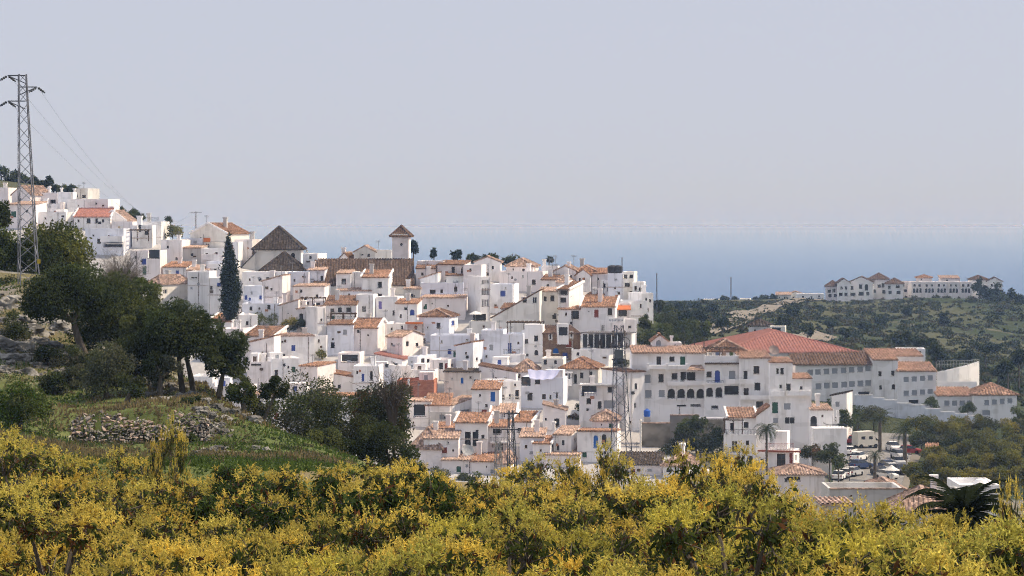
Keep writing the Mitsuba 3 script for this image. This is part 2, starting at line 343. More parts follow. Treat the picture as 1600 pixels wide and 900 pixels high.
    for w in toks:
        a = w.split(','); cx, cy, ww, hh = map(float, a[:4]); kind = a[4] if len(a) > 4 else ''
        z0, z1 = -(cy + hh / 2 - EYE) * s, -(cy - hh / 2 - EYE) * s
        if not side or x0 <= cx <= x1:
            u = (cx - x0) / (x1 - x0) * W; hw = ww / (x1 - x0) * W / 2
            F = lambda v, u=u: np.stack([u + v[:, 0], v[:, 1], v[:, 2]], -1)
        elif side > 0:
            u = (cx - x1) / side * d; hw = ww / side * d / 2
            F = lambda v, u=u: np.stack([W - v[:, 1], u + v[:, 0], v[:, 2]], -1)
        else:
            u = (x0 - cx) / -side * d; hw = ww / -side * d / 2
            F = lambda v, u=u: np.stack([v[:, 1], u - v[:, 0], v[:, 2]], -1)
        deep = 1.3 if 'O' in kind else .22
        v = np.array([[x, y, z] for x in (-hw, hw) for y in (-.3, deep) for z in (z0, z1)])
        if 'a' in kind:
            an = np.linspace(0, math.pi, 11)
            v = np.vstack([[[x, y, z] for x in (-hw, hw) for y in (-.3, deep) for z in (z0, z1 - hw)], [[hw * math.cos(q), y, z1 - hw + hw * math.sin(q)] for q in an for y in (-.3, deep)]])
        if 'q' in kind:
            an = np.linspace(0, 2 * math.pi, 16)
            v = np.array([[hw * math.cos(q), y, (z0 + z1) / 2 + (z1 - z0) / 2 * math.sin(q)] for q in an for y in (-.3, deep)])
        wall = wall - m3.Manifold.hull_points(F(v))
        todo.append((F, hw, z0, z1, kind, deep, v))
    me = wall.to_mesh()
    v = M(me.vert_properties[:, :3])
    obj('wall', (v, me.tri_verts), 'wall' if t < 90 else tag_, k, uv=uvs(v, t))
    for F, hw, z0, z1, kind, deep, hv in todo:
        col = next((c for c in kind if c in 'bBgrspwc'), None)
        fc = 'w' if 'f' in kind else (col if col else R.choice('ddwk'))
        mb = MB(); W_ = lambda v: M(F(v)); q = .07 if 'f' not in kind else .16
        if 'O' not in kind and 'q' not in kind and 'a' not in kind:
            y0, y1 = (.10, .19) if 'f' not in kind else (-.05, .15)
            for lo, hi in (((-hw, y0, z0), (-hw + q, y1, z1)), ((hw - q, y0, z0), (hw, y1, z1)), ((-hw + q, y0, z1 - q), (hw - q, y1, z1)), ((-hw + q, y0, z0), (hw - q, y1, z0 + q))):
                mb.box(lo, hi, W_)
            if hw > .35 and not col: mb.box((-.03, y0 + .01, z0 + q), (.03, y1 - .01, z1 - q), W_)
            if z1 - z0 > 1.7 and not col: mb.box((-hw + q, y0 + .015, z0 + (z1 - z0) * .6), (hw - q, y1 - .015, z0 + (z1 - z0) * .6 + .06), W_)
            if 'G' in kind:
                for i in range(1, 6):
                    xx = -hw + 2 * hw * i / 6
                    mb.box((xx - .025, -.03, z0), (xx + .025, .02, z1), W_)
        else:
            mb.box((-hw - .05, -.06, z0 - .1), (hw + .05, .1, z0 - .01), W_)
        isdoor = z1 - z0 > 1.75 and col and 's' not in kind
        wk = painted('door' if isdoor else 'window', mb, fc, k)
        pv = hv.copy(); pv[:, 1] = np.where(pv[:, 1] < 0, deep - .025, deep - .003)
        pm = m3.Manifold.hull_points(F(pv)).to_mesh(); pv = M(pm.vert_properties[:, :3])
        if col and col != 'w' and 'f' not in kind: painted('panel' if isdoor else 'shutter', (pv, pm.tri_verts), col, wk)
        else: obj('pane', (pv, pm.tri_verts), 'pane', wk)
        if 'O' not in kind and not isdoor and R.random() < .6:
            painted('sill', MB().box((-hw - .1, -.1, z0 - .12), (hw + .1, .12, z0 - .004), W_), (.62, .6, .56), wk)
    if faces:
        mb, rb = MB(), MB()
        for f in faces:
            slab(mb, f, .02, .15); ribs(rb, f, sp, sp * .33, .145)
        v, f = mb.mesh(); rk = obj('roof', (M(v), f), 'tile', k, uv=uvs(v, tl))
        v, f = rb.mesh(); obj('roof_tile', (M(v), f), 'tile', rk, uv=uvs(v, tl), kind='stuff')
        if ridge:
            mb = MB()
            for a, b in ridge: mb.bar(np.add(a, [0, 0, .2]), np.add(b, [0, 0, .2]), .34, .22)
            v, f = mb.mesh(); obj('ridge_cap', (M(v), f), 'tile', rk, uv=uvs(v, tl if tl > 2 or R.random() < .6 else 1))
        if verge and roof in 'GSFLR':
            for f in faces:
                if roof in 'GS': es = [(f[0], f[3]), (f[1], f[2])]
                else: es = [(f[1], f[2])] if roof != 'R' else [(f[1], f[2])]
                if roof == 'F' and f is faces[1]: es = [(f[0], f[3])]
                if roof == 'L': es = [(f[0], f[3])]
                for a, b in es:
                    v, q = MB().bar(np.add(a, [0, 0, .18]), np.add(b, [0, 0, .18]), .3, .34).mesh(); obj('verge', (M(v), q), 'wall', rk, uv=uvs(v, 0))
    if deco and not into:
        if roof == 'f' and W > 3.5 and x0 > 280 and yt > 440 and R.random() < .4:
            w_ = W * R.uniform(.3, .55); u_ = R.choice([.26, W - w_ - .26]); hgt = R.uniform(.7, 1.3); y_ = R.uniform(1.2, 2.8)
            v, f = MB().box((u_, y_, zt - .6), (u_ + w_, min(d - .3, y_ + 3), zt + hgt), M).mesh(); rk_ = obj('roof_room', (v, f), 'wall', k, uv=uvs(v, R.choice([0, 0, 1, 2])))
            painted('window', MB().box((u_ + w_ * .35, y_ - .05, zt - .1), (u_ + w_ * .35 + .6, y_ + .01, zt + hgt * .6), M), R.choice(['k', 'd', 'b', 's']), rk_)
        if R.random() < .5:
            u_ = R.uniform(.15, W - .15); painted('drainpipe', MB().box((u_, -.12, zb), (u_ + .09, -.003, zt - .15), M), R.choice([(.3, .28, .27), (.5, .48, .46), (.16, .13, .12)]), k)
        for _ in range(R.choice([0, 1, 1, 2])):
            u_ = R.uniform(.2, max(.3, W - .9)); z_ = zt - R.uniform(.9, max(1.0, min(4.5, zt - zb - 2))); painted('vent', MB().box((u_, -.16, z_), (u_ + R.uniform(.3, .7), -.004, z_ + R.uniform(.25, .5)), M), R.choice(['k', 'd', 'w', 's', (.42, .2, .12)]), k)
        if R.random() < .3 and zt - zb > 5:
            z_ = zt - R.uniform(2.4, 3.2); painted('string_course', MB().box((.01, -.14, z_), (W - .01, -.006, z_ + .12), M), R.choice([(.55, .5, .47), (.4, .33, .3), (.66, .65, .63)]), k)
        if R.random() < .30:
            cx = R.uniform(.15, .85) * W; cy = d * R.uniform(.35, .6); top = zt + R.uniform(.9, 1.6) + (abs(zr(d / 2) - zt) if roof != 'f' else 0)
            mb = MB().box((cx - .35, cy - .3, zt - .5), (cx + .35, cy + .3, top - .25), M).box((cx - .45, cy - .4, top - .25), (cx + .45, cy + .4, top), M)
            v, f = mb.mesh(); obj('chimney', (v, f), 'wall', k, uv=uvs(v, R.choice([0, 0, 1, 4])))
        if R.random() < .3: antenna(info, R.uniform(x0 + 3, x1 - 3) if x1 - x0 > 8 else (x0 + x1) / 2, yt - rh - R.uniform(12, 20))
    H[label] = info
    return info
_hc = {}
def hit_fast(px, py):
    d = np.linspace(405, 900, 1500); x = (px - 800) * K * d
    g = ground0(x, d) >= -(py - EYE) * K * d
    return d[int(np.argmax(g))] if g.any() else plane(py)
def on(h, px, py, off=0.0):                            # photo pixel -> local (u, y, z) on the front face, off metres out
    return np.array([(px - h['x0']) / (h['x1'] - h['x0']) * h['W'], -off, -(py - EYE) * h['s']])
def hbox(h, name, x0, x1, y0, y1, o0, o1, mat='wall', t=0, col=None, parent=None, label=None):
    a, b = on(h, x0, y1, 0), on(h, x1, y0, 0)
    v, f = MB().box((a[0], -o1, a[2]), (b[0], -o0, b[2]), h['M']).mesh()
    if col: return painted(name, (v, f), col, parent or h['k'], label=label)
    return obj(name, (v, f), mat, parent or h['k'], uv=uvs(v, t), label=label)
def antenna(h, px, ytop, off=-2.5):
    p = on(h, px, ytop, off); mb = MB(); a = p.copy(); a[2] = min(h['zt'], p[2] - 1.5) - 1
    mb.bar(a, p, .06)
    for i in range(4): mb.bar(p + [-.5 + .05 * i, 0, -.12 - .09 * i], p + [.5 - .05 * i, 0, -.12 - .09 * i], .03)
    mb.bar(p + [0, -.6, -.1], p + [0, .6, -.1], .035)
    v, f = mb.mesh(); obj('antenna', (h['M'](v), f), 'metal', h['k'])
def rail(h, x0, x1, y0, y1, off=.9, col='k', slab_t=0, bars=None, solid=None, slabbing=True):
    a, b = on(h, x0, y0), on(h, x1, y0); z1, z0 = a[2], on(h, x0, y1)[2]
    if slabbing:
        v, f = MB().box((a[0], -off, z0 - .18), (b[0], .02, z0), h['M']).mesh(); obj('balcony', (v, f), 'wall', h['k'], uv=uvs(v, slab_t))
    mb = MB()
    if solid is not None:
        v, f = MB().box((a[0], -off, z0), (b[0], -off + .18, z1), h['M']).box((a[0], -off + .18, z0), (a[0] + .18, -.005, z1), h['M']).box((b[0] - .18, -off + .18, z0), (b[0], -.005, z1), h['M']).mesh()
        return obj('parapet', (v, f), 'wall', h['k'], uv=uvs(v, solid))
    n = bars or max(3, int((b[0] - a[0]) / .22))
    for i in range(n + 1):
        x = a[0] + .03 + (b[0] - a[0] - .06) * i / n; mb.box((x - .018, -off + .02, z0), (x + .018, -off + .06, z1 - .05), h['M'])
    mb.box((a[0], -off, z1 - .05), (b[0], -off + .08, z1), h['M'])
    for x in (a[0], b[0] - .06): mb.box((x, -off + .08, z1 - .05), (x + .06, -.005, z1), h['M'])
    v, f = mb.mesh(); return painted('railing', (v, f), col, h['k'])
def chim(h, cx, w, ytop, ybot, off=-1.5, t=0, hole=False):
    a, b = on(h, cx - w / 2, ybot), on(h, cx + w / 2, ytop); wd = b[0] - a[0]; y = -off
    v, f = MB().box((a[0], y, a[2] - .8), (b[0], y + wd, b[2] - .3), h['M']).box((a[0] - .12, y - .12, b[2] - .3), (b[0] + .12, y + wd + .12, b[2]), h['M']).mesh()
    return obj('chimney', (v, f), 'wall', h['k'], uv=uvs(v, t))
def pergola(h, x0, x1, yt, yb, off0=-.3, off1=2.5, col='t', vine=False):
    a, b = on(h, x0, yt), on(h, x1, yt); zb = on(h, x0, yb)[2]; mb = MB()
    for y in (-off1, -off0 - .1):
        for i in range(3):
            x = a[0] + (b[0] - a[0]) * i / 2; mb.box((x - .07, y - .07, zb - .6), (x + .07, y + .07, a[2] - .16), h['M'])
        mb.box((a[0] - .2, y - .06, a[2] - .16), (b[0] + .2, y + .06, a[2]), h['M'])
    n = max(4, int((b[0] - a[0]) / .7))
    for i in range(n + 1):
        x = a[0] + (b[0] - a[0]) * i / n; mb.box((x - .05, -off1 - .2, a[2] + .003), (x + .05, -off0 + .1, a[2] + .12), h['M'])
    v, f = mb.mesh(); return painted('pergola', (v, f), col, h['k'])
def dish(h, px, py, r=.45, off=.3, col=(.35, .36, .37)):
    c = on(h, px, py, off); n = np.array([.25, -.8, .5]); n /= np.linalg.norm(n); a = np.cross(n, [0, 0, 1]); a /= np.linalg.norm(a); b = np.cross(a, n)
    v, f = [], []
    for side_ in (0, .03):
        for i, q in enumerate((0, .5, 1)):
            for j in range(12):
                w = j * math.pi / 6; v.append(c + r * q * (a * math.cos(w) + b * math.sin(w)) + n * (.25 * r * q * q + side_))
    for s0 in (0, 36):
        for i in range(2):
            for j in range(12):
                p, q = s0 + i * 12 + j, s0 + i * 12 + (j + 1) % 12
                f += [[p, q, q + 12], [p, q + 12, p + 12]]
    for j in range(12): p, q = 24 + j, 24 + (j + 1) % 12; f += [[p, q, q + 36], [p, q + 36, p + 36]]
    mb = MB().add(v, f); mb.bar(c - [0, off * -1.0, .2], c, .06); mb.bar(c, c + n * r * 1.1, .03)
    v, f = mb.mesh(); painted('satellite_dish', (h['M'](v), f), col, h['k'])

def table(text, **kw):
    for line in text.strip().split('\n'):
        line = line.strip()
        if not line or line[0] == '#': continue
        lab, dims, rf, tint, wins, *opt = [x.strip() for x in line.split('|')]
        x0, x1, sd, yt, yb = map(float, dims.split(','))
        rp = rf.split(',')
        o = dict(kw)
        for q in (opt[0].split() if opt else ()):
            n, _, v = q.partition('='); o[n] = True if v == '' else float(v) if n not in ('name', 'cat', 'into') else v
        house(lab, x0, x1, sd, yt, yb, rp[0], float(rp[1]) if len(rp) > 1 else 0, wins, float(tint), float(rp[2]) if len(rp) > 2 else 0, **o)

# ---------------------------------------------------------------- the village, from its upper left edge to its lower right edge
table('''
# label | x0,x1,side,ytop,ybase | roof,height,tile | tint | windows | options
pale house cut by the left edge of the view, below the skyline pines|-16,13,0,293,318|f|1||
house with low pitched roof directly behind the lattice pylon|16,47,25,304,322|F,13,1|1|30,312,4,5|
low grey walled house right of the pylon on the upper skyline|55,90,0,301,322|f|1|82,315,10,6,O|
square white block house between two thin chimneys on the skyline|90,114,0,300,330|f|0||
topmost white roof house carrying aerials above the long blank wall|114,137,0,294,318|f|4|131,307,6,5 120,306,3,4|
long blank white house wall on the upper left skyline|103,169,0,311,345|f|0|150,318,3,3|d=9
plain lavender block stacked behind the flat white terrace house|55,103,0,318,336|f|2||d=6
small sunlit white rooftop room above the orchard slope|87,100,8,327,342|f|0||d=4
long low white terrace house with a sunlit end wall|57,103,12,331,356|f|0|98,338,5,3 70,341,3,3|
pinkish house with flat roof left of the pylon behind dark leaves|14,56,0,320,358|S,4,1|1|42,330,4,4|
bright white house under the red tiled roof on the upper left|115,172,0,339,362|G,12,4|0|138,345,6,8,d 150,345,5,7,O 122,345,3,4 161,345,4,5|verge
white gabled house beside the red roofed house on the upper left|155,196,0,345,366|F,15,1|0|166,352,4,4|verge
flat pink grey house below the white gable|174,207,0,346,372|f|1||
blue white house with a long balcony above the bare grey shrub|132,193,0,357,400|f|2|154,377,6,8 176,383,30,5,O 145,368,3,3|
white house with a black opening and a tall white chimney|206,238,0,352,388|f|0|217,357,6,11,O 229,364,6,6|
white house with dark railings on its roof terrace|220,252,0,346,378|f|0|228,360,4,5 240,361,4,5|
large pink grey house wall standing above the grey shrub|203,250,0,391,442|f|1|240,397,18,13,O 212,402,4,5|
wide house with stone trimmed gable and orange roof on the skyline|296,354,0,365,396|F,15,0|3|323,384,6,7 312,372,3,4|verge d=13 yaw=14
lavender walled house below the stone trimmed gable|290,316,0,372,398|f|2||
white house with a dark red balcony screen|270,292,0,374,400|f|0|281,381,16,12,r|
tall narrow white house with one tiny window left of the red balcony|251,284,0,375,416|f|0|276,404,4,4 262,386,3,4|
grey fronted house under the lavender wall|284,314,0,388,414|S,4,1|4|300,398,4,4|
white house with a balustraded terrace beside the cypress top|314,351,0,388,420|f|0|323,398,4,5 338,397,4,6|
house with a narrow orange tile strip and dark blue window|254,291,0,418,440|S,8,0|0|277,426,5,7,b 262,426,4,5|
house with two small tiled lean to roofs left of the cypress|292,325,0,423,446|S,8,1|1|310,429,4,5|
small white house peeping out behind the cypress at its left|322,350,0,408,440|f|2|336,420,5,5|
low hipped grey roofed house standing left of the cypress|228,251,42,443,484|P,12,1|3|257,456,5,7 240,460,3,3|d=9
tall plain white house wall between grey roof and cypress|293,327,0,424,484|f|0|303,434,10,3|
white house with a blue shutter half hidden by the cypress|324,352,0,434,492|f|0|342,445,6,6,b 330,450,4,6|
pale house left of the tall church roof on the skyline|366,394,0,374,404|f|1|372,386,4,6|
small white house under the skyline right of the stone gable|352,372,0,378,420|f|0|362,386,5,6|
''')
k_church = thing('church', 'large old church with dark pyramid roofs and a square bell tower', 'church')
def ch(*a, **kw): return house('church ' + str(len(H)), *a, into=k_church, **kw)
ch(398, 470, 0, 387, 432, 'P', 32, '457.7,400,6,10,a', 3, 3, d=9.3, D=546, yaw=-1, e=.55, sp=.5)
ch(372, 399, 0, 424, 440, 'R', 28, '', 4, 3, d=9, D=545.5, yaw=2)
ch(408, 475, 0, 422, 440, 'P', 27, '', 3, 3, d=8.2, D=536, yaw=0, e=.4, sp=.5)
ch(491, 647, 0, 447, 470, 'S', 41, '', 3, 2.8, d=12.5, D=527, yaw=-3, e=.2, sp=.5)
_t = ch(612.5, 638.5, 0, 367, 440, 'P', 13, '627,382,4.5,4.5,q', 1, 2.6, d=3.3, D=540.3, yaw=5, e=.45)
v, f = MB().bar(on(_t, 625, 355, -1.6), on(_t, 625, 350, -1.6), .1).bar(on(_t, 623.6, 352, -1.6), on(_t, 626.4, 352, -1.6), .08).mesh(); obj('cross', (_t['M'](v), f), 'metal', k_church)
hbox(_t, 'cornice', 611.5, 639.5, 365.5, 368, -.2, .2, t=3)
table('''
grey house with shallow gable left of the bell tower|553,586,0,394,416|F,9,1|4|566,398,4,4 576,399,4,5|D=558
low ochre wall house at the foot of the bell tower|580,612,0,391,414|f|3||D=558
tiny house with red brown roof on the skyline left of the long church roof|530,545,0,404,420|F,8,2|1||D=558
white house with dark balcony plants right of the pyramid roof|473,496,0,396,430|f|0|479,392,3,3 485,402,4,5|
low lavender house touching the left end of the long church roof|480,507,0,423,458|S,5,1|2|503,435,4,8|
white front running beneath the two church pyramid roofs|378,446,0,425,462|f|0|406,437,5,5 418,437,6,9 390,437,3,4|
pink house with sloping top and sunlit right edge under the church|409,441,8,440,490|R,9,1|1|424,452,3,4|d=7
lavender house right of the sunlit pink gable|449,482,0,425,462|f|2|460,438,3,4|
sunlit white house with a sloping white roof below the church|457,507,0,448,482|S,4,1|0|470,455,4,5 495,463,5,7|
dormer fronted white house built against the long church roof|525,548,4,428,466|S,5,1|0|537,440,7,9|d=5
white house with a curved side wall right of the dormer|549,570,0,425,464|f|0||
orange roofed house with white gable edge below the long church roof|565,607,4,434,474|S,11,0|0|594,461,6,4|verge d=6
wide white house with a low sloping lavender roof|526,580,0,455,474|S,10,1|2|545,460,3,3|
blue tinted white house with a round window and two blue windows|380,410,0,447,492|f|2|384,465,4,7,b 390,467,4,4,bq 407,465,4,6,b 400,482,4,7|
tall narrow sunlit white house left of the long brown tile roof|496,508,0,480,548|f|0|502,500,3,4|yaw=-28 d=5
house with long red brown tile roof and a row of dark windows|507,557,0,477,520|S,14,2|0|519,485,6,6 531,484,6,7 545,484,8,7 520,497,6,8,g|
white house with a single dark window right of the red brown roof|556,583,5,460,512|f|0|568.5,483,7,10|d=5
sunlit white house with an upright violet window|587,621,0,464,508|f|0|594,477,5,12,p 615,489,3,8|
terrace house overgrown with dark climbing plants under the church|469,507,0,470,500|f|1|480,474,6,5,O 496,476,9,6,O|
pink grey lean to house above the yellow shrub|436,466,0,478,508|R,9,1|1|450,490,3,3|
large pinkish house wall right of the yellow topped shrub|464,504,0,484,530|R,5,1|1|482,499,6,4 493,491,3,3|
lavender terrace house beside the foot of the cypress|378,436,0,474,508|f|2|392,482,4,6 420,480,5,7 405,482,3,4|
grey house wedged under the long church roof with one window|631,657,0,452,478|S,4,1|4|646,463,6,5|
house with lavender fronts and a purple railing below the skyline houses|657,724,0,442,474|f|2|676,456,9,6 690,455,4,6 712,452,5,8|
pink house wall below the purple railing|657,726,0,466,500|S,4,1|1|675,474,3,3 700,478,3,3|
stepped white house with a round headed blue window|619,652,6,475,520|S,7,0|0|644,488,7,9,ab 626,494,3,6|d=5
blue white house with a red hipped roof and a white door bay|654,702,12,495,536|P,11,2|2|685,509,6,9 668,512,3,4 707,506,4,8,b|d=9
house with violet wall beneath the red hipped roof|672,742,0,524,562|f|2|690,534,3,5 716,540,4,4 730,531,5,3|
long grey lavender house front with grey shutter window|511,552,0,508,556|S,7,2|2|539,519,6,8,s 520,530,3,3|
orange roofed pink house with three tiny dark windows|549,590,14,513,556|G,14,0|1|559.5,518,4,5 575,524,3,3|verge d=8
small house with dark blue doorway beside the orange roof|583,604,0,504,540|f|1|590,505,8,8,b 597,521,5,4|
sunlit white terrace house right of the blue doorway|601,636,0,506,540|f|0|612,514,3,4 628,512,3,6|yaw=-20
house with orange awning and dark doorway under the blue arched window|634,664,0,504,534|f|0|637,519,6,9 650,512,4,6|
pink house with pale roof and sunlit white right side|604,629,30,527,566|G,9,1|1|612,538,3,4 636,538,4,8 650,541,4,6 661,536,4,8|d=9
low house with flat red roof and white parapet|585,628,0,562,584|L,8,4|0|600,570,4,5 615,568,4,5|
lavender and sunlit white corner house below the pink roofed house|637,652,28,557,592|f|2|660,565,5,8 668,566,4,6 643,566,3,4|d=9
pinkish house with dark doorway and red shutter|672,700,14,562,596|f|1|689,572,6,10 697,572,4,9,r 706,572,3,5|d=7
lavender house with orange roof corner and bright right gable|712,739,20,541,588|R,6,0|2|728,552,3,4 745,562,3,5 752,566,4,6|d=7
white house with cream lower wall left of the roof terrace|752,786,0,516,572|f|2|767.6,543,6,9,s 760,557,3,4|
white house with a tall blue door and a small balcony|785,818,0,522,574|f|2|796.4,544,5,16,b 810,536,3,4|
cream house with two dark windows and an arched door left of the stone house|815,848,0,516,566|f|0|822.7,534,5,8 837.5,529,6,9 838,551,6,8,a 824,555,4,4|
terrace house with white parasol deck under the arcaded house|733,784,0,502,524|f|3|748,496,20,10,O 770,508,3,4|
flat skyline house left of the small dark skyline tree|651,693,0,408,440|f|1|668,414,3,4|
house with small red roof right of the long church roof|650,680,0,420,450|S,10,2|1|660,428,4,4|
pinkish house with a dark eave and two upright windows on the skyline|683,725,0,414,450|S,6,2|1|708,422,5,10 720.5,422,5,10|
white lean to house left of the two upright windows|656,684,0,436,462|R,9,1|0|668,445,3,4|
house with a large arch and balcony below the two upright windows|697,740,0,431,468|S,3,2|3|712,443,9,9,s 728,445,8,12,ac 736,447,3,6|
narrow pinkish house running up to the skyline left of the arch fronted house|724,752,0,414,470|f|1|735,422,4,6 744,432,3,5|
white skyline house with stepped gable and small arch|741,782,0,410,440|F,8,1|0|755,420,5,6 770,418,4,6 762,428,4,5|
tall narrow arcaded white house with three storeys of columns|751,766,0,432,505|f|0|754.5,440,3,6,aO 758.5,440,3,6,aO 762.5,440,3,6,aO 754.5,455,3,10,aO 758.5,455,3,10,aO 762.5,455,3,10,aO 754.5,473,3,11,aO 758.5,473,3,11,aO 762.5,473,3,11,aO|yaw=-20 d=7
plain lavender wall house right of the arcaded house|766,801,0,444,492|f|2|790,450,3,3|
long lavender house below the pink skyline roof|780,848,0,424,458|f|1|834,441,6,8 800,434,3,4 817,432,3,4|
skyline house with faded pink roof beside the flat topped pines|791,833,0,416,440|P,11,1|1|802,421,3,4 818,422,4,4|
white skyline house with a thick square chimney tower|846,872,0,416,440|f|0|852,428,3,5 863,424,4,5|
cream house with long sloping roof and two black windows|769,843,0,497,530|R,42,2|3|820,469,6,8 835.5,469,7,10|d=9
lower cream house with brown roof and one black window|783,836,0,483,528|S,8,2|3|820,490,6,8 829,503,7,6 795,497,3,3|d=5
weathered white house with two narrow windows under the dark red roof|843,873,0,456,515|S,6,1|3|852,467,4,8 863,466,6,9 866,494,6,9|
house with dark balcony and square window under the red roof|872,889,24,453,520|S,12,2|0|880,457,14,7,O 880,469,9,8 870,500,3,4|verge d=9
sunlit white house with blue framed picture window|873,910,0,484,526|S,6,0|0|884.5,491,3,5 898.6,492,12,13,d|
wide house with orange ribbed roof and red shuttered door|908,961,0,480,530|S,15,0|0|932,490,7,12,r 953,487,7,11 920,487,3,3|verge d=6
pale house with a small faded red roof above the orange ribbed roof|914,940,0,464,490|S,6,2|1||
tall white house over a dark glazed restaurant gallery|907,951,26,545,580|f|0|938,536,5,8 920,540,3,3|
pink cube shaped house at the right end of the dark gallery|974,995,0,499,552|f|1|984,511,5,4 980,530,3,3|yaw=-12
brown stone house with two white framed windows|848,907,0,522,566|S,12,2.5|5|860,526,6,11,f 893,523,6,10,f 868.5,548,9,8,aB|d=9 yaw=-10
white house below the stone house with chimneys on its parapet|893,925,0,546,580|f|0|903,553,4,5|
white house with many aerials on the skyline left of the red roofs|866,900,0,424,450|F,8,1|0|874,431,3,5 884,430,4,5 892,432,3,4|
gabled white house with two dormers under the red skyline roofs|900,922,0,430,456|F,8,0|0|906,437,3,5 913,436,3,5|
skyline house with faded red roof left of the two black roof tanks|898,930,0,424,446|P,8,0|1|918,432,3,4|
skyline house with red roof strip beside the two black roof tanks|924,956,0,428,450|S,8,0|1|935,436,3,4 945,440,3,4|
terraced white house with green plants on its sunlit balconies|938,955,10,438,478|f|0|944,446,4,6,O 950,452,3,6,O 960,460,3,5|d=8
big lavender end wall house with two black roof tanks|950,974,0,427,482|f|2|961,450,3,3 967,458,4,4|d=12
sunlit house with stepped yellow balconies at the right end of the skyline|972,991,8,425,478|f|3|977,432,6,6,O 986,432,6,6,O 980,445,8,6,O 986,458,5,6,O|d=9
white stepped house with blue parasol near the right tip of the village|988,1006,6,441,492|f|0|993,450,4,6,O 1000,452,4,5,O 996,465,5,6,O|d=8
lowest white house of the right tip above the green trees|1003,1021,0,458,506|f|0|1010,468,4,6 1016,470,3,5 1012,484,4,6|yaw=-15
white house with a wide flat terrace below the lavender end wall|970,1012,0,470,506|f|0|980,478,4,6 1002,478,4,6|
house with an orange awning and dark shop front|960,986,0,474,516|f|0|973,488,13,12,O|
pink house with two small roofs between white houses mid slope|846,868,0,438,470|S,8,2|1|856,446,4,4|
faded red hip roofed house above the square balcony window|862,892,0,441,470|P,9,1|1||
''')
